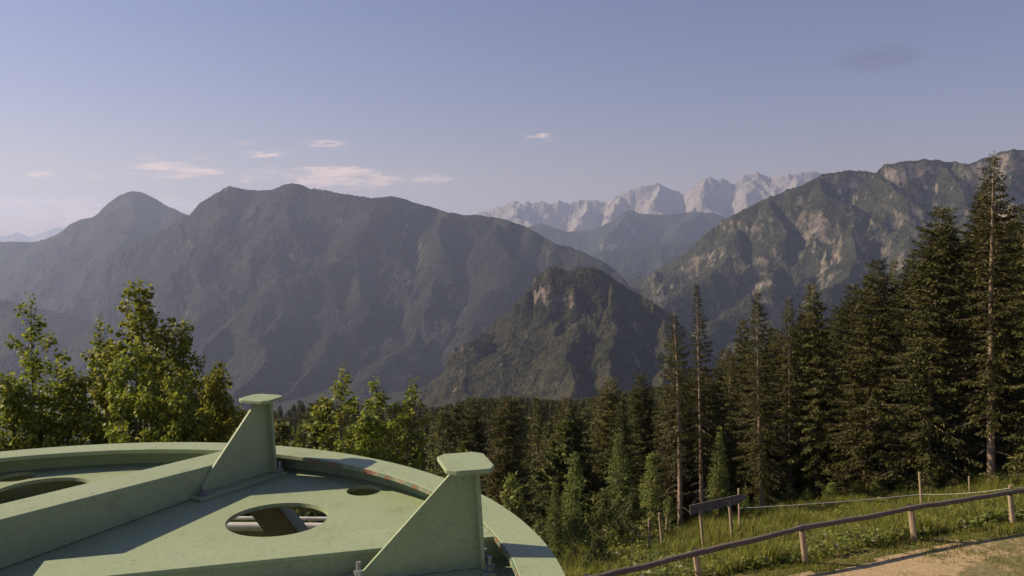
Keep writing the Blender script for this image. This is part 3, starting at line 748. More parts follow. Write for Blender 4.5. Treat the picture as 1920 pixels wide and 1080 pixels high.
def maple_mesh(seed, H, W, nbr=26, leaf=.104, z0=.12, lean=0, dens=1.0, leafmat=None, up=40, core=1.0):
    r = np.random.default_rng(seed)
    mb = MB(); shoots = []
    zz = np.linspace(0, H, 10)
    tp = np.stack([lean * zz / H + .02 * H * np.sin(zz / H * 4 + seed), .015 * H * np.sin(zz / H * 3 + 1 + seed), zz], 1)
    mb.tube(tp, .012 * H * (1 - zz / H) ** .9 + .006, 7)
    shoots.append((tp[-4:], 1.0))
    ga = r.uniform(0, 6)
    for i in range(nbr):
        t = z0 + (.95 - z0) * ((i + r.uniform(0, .8)) / nbr) ** .70
        ga += 2.4 + r.normal(0, .3)
        q = (t - z0) / (1 - z0)
        L = W * 1.12 * (1.0 - q) ** .95 * (.7 + .3 * min(1, q / .2)) * r.uniform(.55, 1.2) + .12
        pit = R_(up - 22 * (1 - q) + r.normal(0, 9))
        if r.random() < .16: pit = R_(66 + r.normal(0, 5))
        b0 = np.array([np.interp(t * H, zz, tp[:, k]) for k in range(3)])
        d = np.array([math.cos(ga) * math.cos(pit), math.sin(ga) * math.cos(pit), math.sin(pit)])
        n = 5; u = np.linspace(0, 1, n)
        pts = b0 + d * (L * u)[:, None] + np.array([0, 0, 1.0]) * (.12 * L * u ** 2)[:, None] + np.cumsum(r.normal(0, .03 * L, (n, 3)), 0) * u[:, None]
        mb.tube(pts, .006 * H * .25 * L / W * (1 - u) + .005, 5, cap=False)
        shoots.append((pts[2:], 1.0))
        ns = int((1 + 5.6 * L) * dens)
        for j in range(ns):
            s = r.uniform(.2, .97) if q > .8 else r.uniform(.42, .98)
            p = np.array([np.interp(s, u, pts[:, k]) for k in range(3)])
            rnd = r.normal(0, 1, 3); rnd[2] = abs(rnd[2]) * .4 + .05
            dd = d * .6 + rnd / np.linalg.norm(rnd) * .9; dd /= np.linalg.norm(dd)
            l2 = (.16 + .40 * L * (1 - s)) * r.uniform(.6, 1.25)
            sp = p + dd * (l2 * np.linspace(0, 1, 4))[:, None] + np.array([0, 0, .1]) * (l2 * np.linspace(0, 1, 4) ** 2)[:, None]
            mb.tube(sp, np.linspace(.006, .003, 4), 4, cap=False)
            shoots.append((sp, .9))
    B, Dv, N = [], [], []
    for pts, q in shoots:
        L = np.linalg.norm(np.diff(pts, axis=0), axis=1).sum()
        k = max(4, int(L / .030 * dens))
        u = np.concatenate([r.uniform(.15, 1, k), np.full(5, 1.0)])
        par = np.linspace(0, 1, len(pts))
        p = np.stack([np.interp(u, par, pts[:, i]) for i in range(3)], 1)
        ax = pts[-1] - pts[0]; ax = ax / (np.linalg.norm(ax) + 1e-9)
        o = r.normal(0, 1, (len(u), 3)); o -= (o @ ax)[:, None] * ax * .7; o /= np.linalg.norm(o, axis=1)[:, None]
        p = p + o * r.uniform(.03, .10, len(u))[:, None]
        d = o * .9 + ax * .35; d[:, 2] -= r.uniform(.15, .75, len(u))
        nn = o * .45 + r.normal(0, .28, (len(u), 3)); nn[:, 2] += 1.0
        B.append(p); Dv.append(d); N.append(nn)
    B = np.concatenate(B); Dv = np.concatenate(Dv); N = np.concatenate(N)
    V, q = leaf_mesh(B, Dv, N, leaf * r.uniform(.65, 1.2, len(B)))
    tm = mesh_np("trunk", np.concatenate(mb.v), [np.concatenate(x) for x in mb.f.values()], True); tm.materials.append(BARK_M)
    return tm, (V, q)

def crown_me(vf, mat):
    me = mesh_np("crown", vf[0], [vf[1]]); me.materials.append(mat); return me

# canonical spruces, all 18 m tall
SP = {}
def reg(key, mat, **kw):
    tm, vf = spruce_mesh(**kw); SP[key] = (tm, crown_me(vf, mat), kw["H"], kw["W"])
reg("full", SPRUCE, seed=11, H=18, W=2.35, bare=.05, nb=7, shape=.52, low=.8, fluff=1.15)
reg("full2", SPRUCE, seed=12, H=18, W=2.5, bare=.07, nb=7, shape=.56, low=.72, gaps=.08, fluff=1.15)
reg("thin", SPRUCE, seed=13, H=18, W=2.2, bare=.30, nb=5, shape=.7, low=.55, gaps=.2, side=1.57, dead=26)
reg("thin2", SPRUCE, seed=14, H=18, W=2.0, bare=.26, nb=5, shape=.75, low=.5, gaps=.25, side=0.45, dead=30)
reg("ragged", SPRUCE, seed=15, H=18, W=2.6, bare=.20, nb=6, shape=.72, low=.75, gaps=.08, side=1.2, top_thin=.15, dead=14)
reg("dark", SPRUCE, seed=16, H=18, W=2.1, bare=.22, nb=6, shape=.7, low=.6, gaps=.12, dead=14)
reg("mid1", MIDSPR, seed=21, H=18, W=2.4, bare=.06, step=.62, nb=6, ds=.3, shape=.95, spr=.42, twigs=3)
reg("mid2", MIDSPR, seed=22, H=18, W=2.1, bare=.10, step=.62, nb=6, ds=.3, shape=.9, spr=.42, twigs=3, gaps=.12)
reg("mid3", MIDSPR, seed=23, H=18, W=2.7, bare=.05, step=.66, nb=6, ds=.32, shape=1.0, spr=.42, twigs=3, gaps=.06)
reg("young", YOUNG, seed=31, H=5, W=1.25, bare=.03, step=.30, nb=6, ds=.13, shape=.85, low=.9, spr=.20, twigs=2)
reg("young2", YOUNG, seed=32, H=5, W=1.0, bare=.05, step=.30, nb=6, ds=.13, shape=.8, low=.8, spr=.20, twigs=2, gaps=.1)
reg("far", MIDSPR, seed=41, H=18, W=2.6, bare=.05, step=1.1, nb=6, ds=.75, shape=.85, spr=1.2, twigs=1)

# ------------------------------------------------------------------ broad-leaved trees at left
MP = {}
def regm(key, mat, **kw):
    tm, vf = maple_mesh(**kw); MP[key] = (tm, crown_me(vf, mat), kw["H"], kw["W"])
regm("tall", MAPLE, seed=5, H=9, W=3.3, nbr=50, z0=.10, dens=1.0)
regm("slim", MAPLE, seed=6, H=9, W=2.3, nbr=40, z0=.12, dens=.9)
regm("bushy", MAPLE, seed=8, H=7, W=3.2, nbr=58, z0=.08, dens=1.15, up=40)
regm("bushy2", MAPLE, seed=9, H=7, W=2.8, nbr=52, z0=.08, dens=1.1, up=42)
regm("beech", BEECH, seed=17, H=9, W=3.0, nbr=44, z0=.12, leaf=.26, dens=.55, up=40)
regm("shrub", SHRUB, seed=10, H=2.4, W=1.1, nbr=26, z0=.04, leaf=.09, dens=1.0, up=50)
def plant(key, x, y, top, width, name, label, cat, group=None, lean=(0, 0), rz=None, base=None):
    tm, cm, H, W = SP[key]
    z = Gf(x, y) - .15 if base is None else base
    h = top - z
    root = empty(name, (x, y, z), rng.uniform(0, 6.28) if rz is None else rz)
    root.rotation_mode = 'XYZ'
    s = h / H; sw = width / W if width else s
    root.scale = (sw, sw, s)
    root.rotation_euler = (lean[1], lean[0], root.rotation_euler[2])
    tag(root, label, cat, group)
    obj("trunk", tm, None, root); obj("crown", cm, None, root)
    return root
def plant_px(key, px, py, d, halfw_px, *a, **k):
    x, y, z = P(px, py, d)
    # the photo's trunks lean a little to the left going up: shift the foot to the right
    lean_px = k.pop("foot", 16)
    h = max(2.0, z - Gf(x, y)); fx = x + lean_px / F * d
    ang = -math.atan2(lean_px / F * d, h)
    return plant(key, fx, y, z, halfw_px / F * d, *a, lean=(ang, 0), **k)

G_STAND = "tall spruces of the stand at right"
ST = [
 ("thin", 1262, 580, 40, 62, "slender spruce at the left end of the right-hand stand, bare pale trunk low down"),
 ("thin2", 1305, 530, 41, 48, "thin ragged spruce with its pale trunk showing to the top, above the arrow signboard"),
 ("ragged", 1420, 540, 44, 68, "spruce with a pointed crown and slanting bare pale trunk just right of the arrow signboard"),
 ("dark", 1474, 552, 50, 48, "narrow dark spruce just right of the slanting bare trunk"),
 ("full2", 1524, 530, 49, 62, "bushy topped spruce between the slanting bare trunk and the twin taller spires"),
 ("full", 1612, 482, 46, 78, "broad dark spruce left of the big pair, with a bright trunk streak near its top"),
 ("dark", 1668, 480, 51, 46, "narrow spruce spire squeezed against the left side of the big full spruce"),
 ("full", 1730, 384, 42.5, 98, "very large full spruce clothed to the ground beside the tall fence stake"),
 ("ragged", 1780, 392, 49, 70, "tall spruce spire between the two largest spruces at right"),
 ("ragged", 1863, 279, 40, 112, "tallest spruce of all with sparse ragged top rising above the skyline"),
 ("full2", 1828, 338, 46, 80, "tall spruce half hidden just left of the tallest one"),
 ("full", 1962, 345, 39, 105, "spruce cut by the right edge of the view, its boughs reaching in"),
]
for key, px, py, d, w, lab in ST:
    plant_px(key, px, py, d, w, "spruce_tree", lab, "spruce", G_STAND, foot=18, rz=0.0 if key in ("thin", "thin2", "ragged") else None)
ST2 = [("full", 1485, 590, 60, 70), ("full", 1550, 570, 62, 75), ("full2", 1440, 610, 62, 60), ("full", 1600, 530, 60, 70), ("full2", 1750, 430, 58, 80), ("full", 1845, 400, 62, 90), ("full", 1900, 380, 58, 90), ("full2", 1690, 520, 60, 70), ("full", 1360, 650, 60, 60), ("full2", 1320, 690, 60, 60), ("full", 1290, 690, 50, 50), ("full", 1640, 590, 50, 50), ("dark", 1570, 640, 48, 44), ("full2", 1430, 700, 52, 50), ("dark", 1810, 560, 50, 60), ("full2", 1960, 420, 50, 90), ("dark", 1345, 660, 50, 40), ("full2", 1392, 598, 53, 46), ("full2", 1568, 588, 53, 50), ("dark", 1642, 560, 55, 46), ("full2", 1500, 585, 56, 50), ("full", 1450, 620, 56, 55), ("full2", 1700, 470, 56, 55),
       ("dark", 1760, 470, 55, 60), ("full", 1905, 430, 50, 70), ("full2", 1590, 560, 58, 60), ("dark", 1240, 640, 48, 44), ("full2", 1800, 450, 58, 70), ("full2", 1880, 420, 57, 70), ("full", 1540, 610, 60, 60), ("full2", 1660, 540, 60, 60), ("full", 1310, 700, 54, 50), ("full2", 1370, 680, 57, 50), ("full", 1720, 500, 63, 70), ("full", 1830, 470, 65, 80), ("full", 1480, 640, 65, 70), ("full2", 1420, 660, 62, 60), ("full", 1610, 600, 66, 80), ("full", 1265, 700, 56, 52), ("full2", 1925, 470, 60, 80), ("full", 1560, 640, 72, 90), ("full", 1690, 560, 74, 90), ("full", 1780, 540, 76, 100), ("full", 1890, 520, 76, 100), ("full", 1640, 640, 84, 110), ("full", 1500, 690, 80, 100), ("full", 1400, 720, 78, 90), ("full", 1760, 600, 88, 120), ("full", 1860, 600, 90, 120)]
for key, px, py, d, w in ST2:
    plant_px(key, px, py, d, w, "spruce_tree", "dark spruce deep in the right-hand stand behind the front row of trunks", "spruce", "spruces behind the front row", foot=14)
# spruces and firs in the middle, below the skyline
MID = [("full", 1140, 706, 46, 58, "pointed dark spruce in the middle, its tip standing highest left of the stand"),
       ("full2", 1062, 742, 44, 62, "bushy dark spruce in the middle, left of the pointed one"),
       ("full", 1200, 700, 50, 50, "dark spruce filling the gap left of the stand's first slender trunk"),
       ("full2", 940, 738, 40, 66, "brownish broad spruce right above the nearer bracket of the wheel"),
       ("full", 880, 742, 44, 55, "brownish spruce left of the broad one above the nearer bracket"),
       ("mid1", 1000, 742, 62, 46, "small tipped spruce between the broad brown spruce and the bushy dark one")]
for key, px, py, d, w, lab in MID:
    plant_px(key, px, py, d, w, "spruce_tree", lab, "spruce", "spruces in the middle of the view", foot=6)
YG = [("young", 1160, 815, 34, 50, "bright green young conifer lit by the sun below the pointed dark spruce"),
      ("young2", 1075, 850, 33, 46, "olive young conifer just right of the wheel's rim"),
      ("young", 1040, 905, 29, 40, "yellowish young conifer low against the edge of the wheel"),
      ("young2", 1218, 850, 36, 40, "young conifer left of the first slender trunk"),
      ("young", 1345, 800, 42, 34, "small conifer between the two slender trunks and the slanting one")]
for key, px, py, d, w, lab in YG:
    plant_px(key, px, py, d, w, "young_conifer", lab, "young conifer", "young conifers in front of the wood", foot=2)
# forest falling away below: single trees, each with its own place
tops = [(440, 770), (520, 752), (600, 752), (660, 760), (820, 768), (880, 752), (960, 748), (1060, 756), (1140, 745), (1220, 730), (1300, 720)]
cnt = 0; tries = 0; placed = []
while cnt < 230 and tries < 6000:
    tries += 1
    px = rng.uniform(430, 1330); d = 40 * (8 ** rng.random())
    x = (px - 960) / F * d; y = d
    lim = np.interp(px, [a for a, _ in tops], [b for _, b in tops]) + (rng.uniform(-8, 75) if d < 160 else rng.uniform(-6, 14))
    zl = P(px, lim, d)[2]; z = Gf(x, y)
    if z - .2 > zl - 4: continue
    if d < 62 and px > 1180: continue
    if any((x - a) ** 2 + (y - b) ** 2 < (1.6 + d * .012) ** 2 for a, b in placed): continue
    h = min(zl - z, rng.uniform(14, 25))
    if h < 6: continue
    placed.append((x, y))
    if d < 170 and rng.random() < .30:
        tm, cm, H, W = MP["beech"]; h = min(h, rng.uniform(9, 15)); b = empty("broadleaf_tree", (x, y, z - .15), rng.uniform(0, 6.28)); sw = h * rng.uniform(.24, .36) / W
        b.scale = (sw, sw, h / H); tag(b, "one of the small green broad-leaved trees scattered among the spruces of the wooded slope below", "broad-leaved tree", "broad-leaved trees of the wooded slope")
        obj("trunk", tm, None, b); obj("crown", cm, None, b); cnt += 1; continue
    key = ("mid1", "mid2", "mid3")[rng.integers(3)]
    plant(key, x, y, z - .15 + h, h * rng.uniform(.16, .27), "spruce_tree", "one of many small dark spruces of the wooded slope falling away below", "spruce", "spruces of the wooded slope below")
    cnt += 1
# far wood further down the slope: one mass
def far_wood():
    tm, cm, H, W = SP["far"]
    n = len(cm.vertices); co = np.empty(n * 3, np.float32); cm.vertices.foreach_get("co", co); co = co.reshape(-1, 3)
    nf = len(cm.polygons); fi = np.empty(nf * 4, np.int32); cm.loops.foreach_get("vertex_index", fi); fi = fi.reshape(-1, 4)
    VV = []; FF = []; k = 0; o = 0
    while k < 900:
        px = rng.uniform(380, 1380); d = 260 * (3.4 ** rng.random())
        x = (px - 960) / F * d; z = Gf(x, d); h = rng.uniform(13, 22); a = rng.uniform(0, 6.28)
        lim = np.interp(px, [q for q, _ in tops], [b for _, b in tops]) - 6
        if z + h > P(px, lim, d)[2]: 
            h = P(px, lim, d)[2] - z
            if h < 8: k += 1; continue
        sw = h / H * rng.uniform(.9, 1.3)
        v = np.stack([co[:, 0] * math.cos(a) - co[:, 1] * math.sin(a), co[:, 0] * math.sin(a) + co[:, 1] * math.cos(a), co[:, 2]], 1) * np.array([sw, sw, h / H]) + np.array([x, d, z - .3])
        VV.append(v); FF.append(fi + o); o += n; k += 1
    me = mesh_np("far_wood", np.concatenate(VV), [np.concatenate(FF)]); me.materials.append(MIDSPR); return me
fw = obj("far_wood", far_wood()); tag(fw, "distant conifer wood on the slope dropping to the valley", "wood", kind="stuff")

def maple_px(key, px, py, d, halfw, name, label, cat, group, lean=0):
    x, y, z = P(px, py, d)
    tm, cm, H, W = MP[key]; g = Gf(x, y) - .1
    root = empty(name, (x, y, g), rng.uniform(0, 6.28))
    h = z - g; sw = halfw / F * d / W
    root.scale = (sw, sw, h / H)
    tag(root, label, cat, group)
    obj("trunk", tm, None, root); obj("crown", cm, None, root)
G_MAP = "broad-leaved trees behind the wheel"
MPX = [("slim", 55, 552, 15.5, 150, "slim leafy maple with an open pointed top near the left edge"),
       ("tall", 253, 524, 16.5, 260, "tallest leafy maple at left with a slender pointed leader"),
       ("tall", 352, 598, 16.0, 190, "leafy maple with a lower pointed top right of the tallest maple"),
       ("bushy", 130, 690, 15.0, 250, "low bushy maple filling the gap between the two pointed maples at left"),
       ("bushy", 262, 640, 14.6, 225, "sunlit yellow green bushy maple in front of the tallest maple"),
       ("bushy2", 405, 680, 15.2, 150, "bushy maple nearest the left side of the farther bracket"),
       ("bushy2", 20, 700, 14.4, 230, "bushy maple in the lower left corner above the wheel's rim"),
       ("bushy", 330, 700, 14.2, 200, "dense bushy maple just above the rim left of the farther bracket"),
       ("bushy2", -60, 640, 15.5, 120, "maple cut off by the left edge of the view"),
       ("slim", 192, 590, 16.2, 110, "small maple top just left of the tallest maple's leader"),
       ("slim", 640, 688, 17.0, 150, "leafy maple with a lopsided top right of the farther bracket"),
       ("slim", 708, 705, 17.5, 150, "leafy maple with a round top in the middle of the right-hand leafy trio"),
       ("slim", 768, 712, 17.2, 140, "leafy maple at the right of the leafy trio behind the wheel"),
       ("bushy2", 690, 770, 16.0, 170, "bushy low maple filling the foot of the leafy trio above the rim")]
for a in MPX: maple_px(a[0], a[1], a[2], a[3], a[4], "maple_tree", a[5], "maple", G_MAP)
for px, py, d, w in [(1350, 925, 43, 30), (1400, 930, 43, 26), (1480, 905, 44, 34), (1515, 915, 43, 24), (1610, 905, 44, 34), (1650, 895, 44, 30), (1700, 895, 43, 26), (1770, 890, 44, 34), (1820, 885, 44, 30), (1860, 895, 42, 26), (1435, 915, 45, 36), (1560, 905, 45, 30), (1905, 880, 43, 34)]:
    x, y, z = P(px, py, d); z0_ = Gf(x, y)
    plant("young" if px % 3 else "young2", x, y, max(z, z0_ + 1.3), w / F * d, "sapling_conifer", "low sapling conifer at the dark foot of the right-hand stand along the meadow edge", "sapling", "saplings along the meadow edge")
SH = [(1010, 985, 24, 40, "leafy shrub beside the lowest part of the wheel's rim"), (1075, 960, 26, 46, "leafy shrub under the olive young conifer"), (1130, 925, 29, 44, "leafy shrub between the young conifers"),
      (1185, 930, 31, 40, "leafy shrub left of the two short stakes"), (1120, 1010, 23, 42, "low leafy shrub above the lower end of the fence rail"), (1255, 935, 35, 24, "small leafy shrub at the foot of the first slender trunk"),
      (960, 900, 26, 60, "leafy shrub hidden partly behind the nearer bracket"), (870, 850, 27, 60, "leafy shrub above the rim between the two brackets"), (560, 815, 22, 40, "low leafy shrub seen over the rim right of the farther bracket"), (1905, 895, 36, 24, "thin leafy shrub by the right edge near the last fence post")]
for px, py, d, w, lab in SH: maple_px("shrub", px, py, d, w, "leafy_shrub", lab, "shrub", "shrubs in front of the wood")
for px, py, d, w in [(-30, 905, 14, 190), (130, 915, 14.5, 190), (470, 930, 14, 160), (600, 950, 13.5, 150), (300, 925, 13.5, 170)]:
    maple_px("shrub", px, py, d, w, "leafy_shrub", "leafy shrub under the wheel glimpsed through its holes", "shrub", "shrubs under the wheel")
# ------------------------------------------------------------------ rail fence
def ground_at(px, py, d): x, y, z = P(px, py, d); return np.array([x, y, Gf(x, y)])
fence = empty("wooden_fence", (8.14, 22.0, Gf(8.14, 22.0))); FB = np.array(fence.location)
tag(fence, "weathered wooden rail fence with short posts running along the sandy path", "fence")
tops_f = [(1100, 1082, 18.9), (1303, 1033, 20.65), (1502, 986, 22.0), (1707, 949, 23.7), (1893, 920, 25.1), (2080, 898, 26.5)]
TP = [np.array(P(*q)) for q in tops_f]
TP.insert(0, TP[0] + (TP[0] - TP[1]) * 1.0)
posts = []
for i, p in enumerate(TP):
    foot = np.array([p[0] + .17, p[1] - .03, Gf(p[0], p[1]) - .25])
    r = rng.uniform(.075, .088)
    mb = MB(); mb.tube([foot, foot * .5 + (p) * .5 + rng.normal(0, .008, 3), p + np.array([0, 0, .03])], [r * 1.12, r * 1.03, r], 10, jitter=.03)
    o = mb.build("post", POSTW, fence, loc=None, smooth=False); o.data.transform(Matrix.Translation(-Vector(FB)))
    mb = MB(); mb.tube([p + np.array([.012, .01, -.13]), p + np.array([0, 0, .036])], r * 1.14, 10)
    b = mb.build("strap", DARKSTEEL, o); b.data.transform(Matrix.Translation(-Vector(FB)))
for a, b in zip(TP[:-1], TP[1:]):
    a2 = a + np.array([0, -.10, -.015]); b2 = b + np.array([0, -.10, -.015])
    n = 9; u = np.linspace(-.012, 1.012, n)[:, None]
    pts = a2 + (b2 - a2) * u + rng.normal(0, .006, (n, 3))
    pts[:, 2] -= .025 * np.sin(np.clip(u[:, 0], 0, 1) * math.pi) * rng.uniform(.2, 1.2)
    mb = MB(); mb.tube(pts, np.linspace(.083, .074, n), 10, jitter=.03, flat=.95)
    o = mb.build("rail", FENCEW, fence, smooth=False); o.data.transform(Matrix.Translation(-Vector(FB)))

# ------------------------------------------------------------------ wire fence behind it, on thin stakes
ST_ = [(1385, 916, 31, 975), (1455, 905, 33, 960), (1725, 886, 33, 955), (1893, 912, 26.5, 985), (1817, 900, 36, 930)]
wf = empty("wire_fence", tuple(ground_at(1725, 955, 33))); WB = np.array(wf.location)
tag(wf, "thin pale wire fence strung between wooden stakes in front of the spruces", "fence")
def stake(px, py, d, parent, rad=.045, lean=.10, base=WB):
    t_ = np.array(P(px, py, d)); f_ = np.array([t_[0] + lean, t_[1], Gf(t_[0] + lean, t_[1]) - .2])
    mb = MB(); mb.tube([f_, (f_ + t_) / 2, t_], [rad * 1.1, rad, rad * .95], 8, jitter=.04)
    o = mb.build("stake", POSTW, parent)
    o.data.transform(Matrix.Translation(-Vector(base))); return t_
tA = stake(1385, 916, 30.5, wf, .045, .1); tC = stake(1724, 886, 32.5, wf, .055, .17); tD = stake(1817, 893, 36, wf, .04, .1); tE = stake(1894, 910, 25.8, wf, .058, .13)
def wire(p, q, r=.009, sag=.06):
    u = np.linspace(0, 1, 12)[:, None]; pts = p + (q - p) * u; pts[:, 2] -= sag * 4 * u[:, 0] * (1 - u[:, 0])
    mb = MB(); mb.tube(pts, r, 5); o = mb.build("wire", WIRE, wf); o.data.transform(Matrix.Translation(-Vector(WB)))
w0 = np.array(P(1385, 953, 30.4)); w1 = np.array(P(1560, 941, 31.4)); w2 = np.array(P(1726, 927, 32.4)); w3 = np.array(P(1896, 915, 25.75)); w4 = np.array(P(1960, 908, 26.3))
wire(w0, w2, .013, .05); wire(w2 + np.array([0, 0, .01]), w3, .006, .08); wire(w3, w4, .006, .02)
for px, py, d, ln, lab in [(1217, 973, 29, .02, "straight short wooden stake left of the leaning one near the signboard"), (1236, 962, 30, .16, "leaning short wooden stake with a ragged top near the signboard")]:
    x, y, z = P(px, py, d); g = Gf(x, y)
    mb = MB(); mb.tube([(ln, 0, -.2), (ln * .5, 0, (z - g) / 2), (0, 0, z - g)], [.055, .05, .045], 8, jitter=.06)
    o = mb.build("stake", POSTW); o.location = (x, y, g); tag(o, lab, "stake")

# ------------------------------------------------------------------ arrow signboard seen from behind
def signboard():
    d = 26.6
    b0 = np.array(P(1325, 1045, d)); b0[2] = Gf(b0[0], b0[1])
    root = empty("signpost", tuple(b0)); tag(root, "weathered arrow-shaped wooden signboard on two posts pointing right, beyond the fence", "sign")
    A = np.array(P(1293, 957, d)); Bp = np.array(P(1403, 932, d + .35))
    ax = Bp - A; L = np.linalg.norm(ax); ax /= L; an = np.cross(ax, [0, 0, 1]); an /= np.linalg.norm(an); ay = np.cross(an, ax)
    hh = .17
    mb = MB(); mb.prism([(0, -hh), (L * .83, -hh * .85), (L, .05), (L * .85, hh * .95), (0, hh), (.02, .05), (0, -.03)], A - b0, ax, ay, an, .035)
    mb.build("board", SIGNW, root, bevel=.004)
    for px, py, lean, dd in ((1313, 962, .2, d), (1368, 944, .2, d + .2)):
        t_ = np.array(P(px, py, dd)); t_ = t_ - an * .05 if an[1] < 0 else t_ + an * .05
        t_ = t_ + np.array([0, 0, .10]); t_[1] = max(t_[1], dd + .05)
        f_ = np.array([t_[0] + lean, t_[1], Gf(t_[0] + lean, t_[1]) - .2])
        mb = MB(); mb.tube([f_ - b0, (f_ + t_) / 2 - b0, t_ - b0], [.055, .05, .046], 8, jitter=.03); mb.build("post", POSTW, root)
signboard()

# ------------------------------------------------------------------ meadow
def meadow(n, smin, smax, xlo, xhi, hmin, hmax, seed, thin=None, dmax=60):
    r = np.random.default_rng(seed)
    x = r.uniform(xlo, xhi, n); s = smin + (smax - smin) * r.random(n)
    y = FENCE0[1] + (s - (x - FENCE0[0]) * FN[0]) / FN[1]
    k = (y > 9) & (y < dmax) & (x / y > -.02 + .0) & (x / y < .72)
    k &= r.random(n) < np.clip(.6 + 1.7 * fbm(x * .45, y * .45, 0 * x + seed, 3), .12, 1)
    if thin is not None: k &= thin(x, y, s, r)
    x, y, s = x[k], y[k], s[k]; z = Gz(x, y) - .02
    hscale = np.clip(.8 + 1.9 * fbm(x * .35, y * .35, 0 * x + 4 + seed, 4), .25, 1.7)
    m = len(x); nb = 6
    xb = np.repeat(x, nb) + r.normal(0, .06, m * nb); yb = np.repeat(y, nb) + r.normal(0, .06, m * nb); zb = np.repeat(z, nb)
    h = np.repeat(hscale, nb) * r.uniform(hmin, hmax, m * nb); a = r.uniform(0, 6.28, m * nb); ln = h * r.uniform(.1, .6, m * nb)
    w = r.uniform(.006, .015, m * nb) * np.where(h < .2, .8, 1.3); pa = a + 1.57 + r.normal(0, .4, m * nb)
    b = np.stack([xb, yb, zb], 1); wv = np.stack([np.cos(pa) * w, np.sin(pa) * w, 0 * w], 1)
    mid = b + np.stack([np.cos(a) * ln * .35, np.sin(a) * ln * .35, h * .6], 1); tip = b + np.stack([np.cos(a) * ln, np.sin(a) * ln, h * .95], 1)
    V = np.stack([b - wv, b + wv, mid + wv * .8, mid - wv * .8, tip], 1).reshape(-1, 3)
    i = np.arange(m * nb)[:, None] * 5
    return V, i + np.array([[0, 1, 2, 3]]), i + np.array([[3, 2, 4]])
Vs, Q, T = [], [], []; o_ = 0
for args in [dict(n=56000, smin=.3, smax=17, xlo=0, xhi=31, hmin=.26, hmax=.74, seed=1),
             dict(n=17000, smin=-8, smax=-.3, xlo=2, xhi=24, hmin=.03, hmax=.12, seed=2),
             dict(n=5000, smin=-.9, smax=.5, xlo=2, xhi=24, hmin=.05, hmax=.16, seed=3)]:
    V, q, t3 = meadow(**args); Vs.append(V); Q.append(q + o_); T.append(t3 + o_); o_ += len(V)
gme = mesh_np("meadow_grass", np.concatenate(Vs), [np.concatenate(Q), np.concatenate(T)]); gme.materials.append(GRASS)
go = obj("meadow_grass", gme); tag(go, "tall rough grass of the meadow between the fence and the spruces", "grass", kind="stuff")
def herbs(n, seed):
    r = np.random.default_rng(seed)
    x = r.uniform(0, 30, n); s = .1 + 17 * r.random(n) ** 1.3
    y = FENCE0[1] + (s - (x - FENCE0[0]) * FN[0]) / FN[1]
    k = (y > 10) & (r.random(n) < np.clip(.4 + 1.8 * fbm(x * .5, y * .5, 0 * x + 30, 3), 0, 1)) & (x / y < .72)
    x, y = x[k], y[k]; z = Gz(x, y)
    B, D, N = [], [], []
    for j in range(9):
        m = len(x); a = r.uniform(0, 6.28, m); hh = r.uniform(.05, .42, m)
        B.append(np.stack([x + .10 * np.cos(a), y + .10 * np.sin(a), z + hh], 1)); D.append(np.stack([np.cos(a), np.sin(a), r.uniform(-.4, .3, m)], 1)); N.append(np.stack([r.normal(0, .4, m), r.normal(0, .4, m), np.ones(m)], 1))
    B = np.concatenate(B)
    return leaf_mesh(B, np.concatenate(D), np.concatenate(N), r.uniform(.06, .15, len(B)))
V, q = herbs(9000, 5); hm = mesh_np("meadow_herbs", V, [q]); hm.materials.append(HERB)
ho = obj("meadow_herbs", hm); tag(ho, "leafy weeds and pale flower heads among the meadow grass", "weeds", kind="stuff")
# ------------------------------------------------------------------ sun, sky, air
SUN_EL, SUN_AZ = 31.7, -79.0           # azimuth clockwise from straight ahead: the sun stands at the left
el, az = R_(SUN_EL), R_(SUN_AZ)
to_sun = Vector((math.sin(az) * math.cos(el), math.cos(az) * math.cos(el), math.sin(el)))
sd = bpy.data.lights.new("sun", "SUN"); sd.energy = 5.0; sd.angle = R_(.53); sd.color = (1.0, .84, .60)
so = bpy.data.objects.new("sun", sd); COL.objects.link(so); so.rotation_euler = to_sun.to_track_quat('Z', 'Y').to_euler(); so.location = (0, 0, 300)

w = bpy.data.worlds.new("World"); SC.world = w; w.use_nodes = True
nt = w.node_tree; nt.nodes.clear()
def wn(t, **kw):
    x = nt.nodes.new("ShaderNode" + t)
    for k, v in kw.items(): setattr(x, k, v)
    return x
L = nt.links.new
sky = wn("TexSky", sky_type='NISHITA', sun_disc=False, sun_elevation=el, sun_rotation=az, altitude=1400.0, air_density=1.7, dust_density=.3, ozone_density=1.0)
tint = wn("MixRGB", blend_type='MULTIPLY'); tint.inputs[0].default_value = 1.0; tint.inputs[2].default_value = (.91, .785, 1.11, 1)
L(sky.outputs[0], tint.inputs[1])
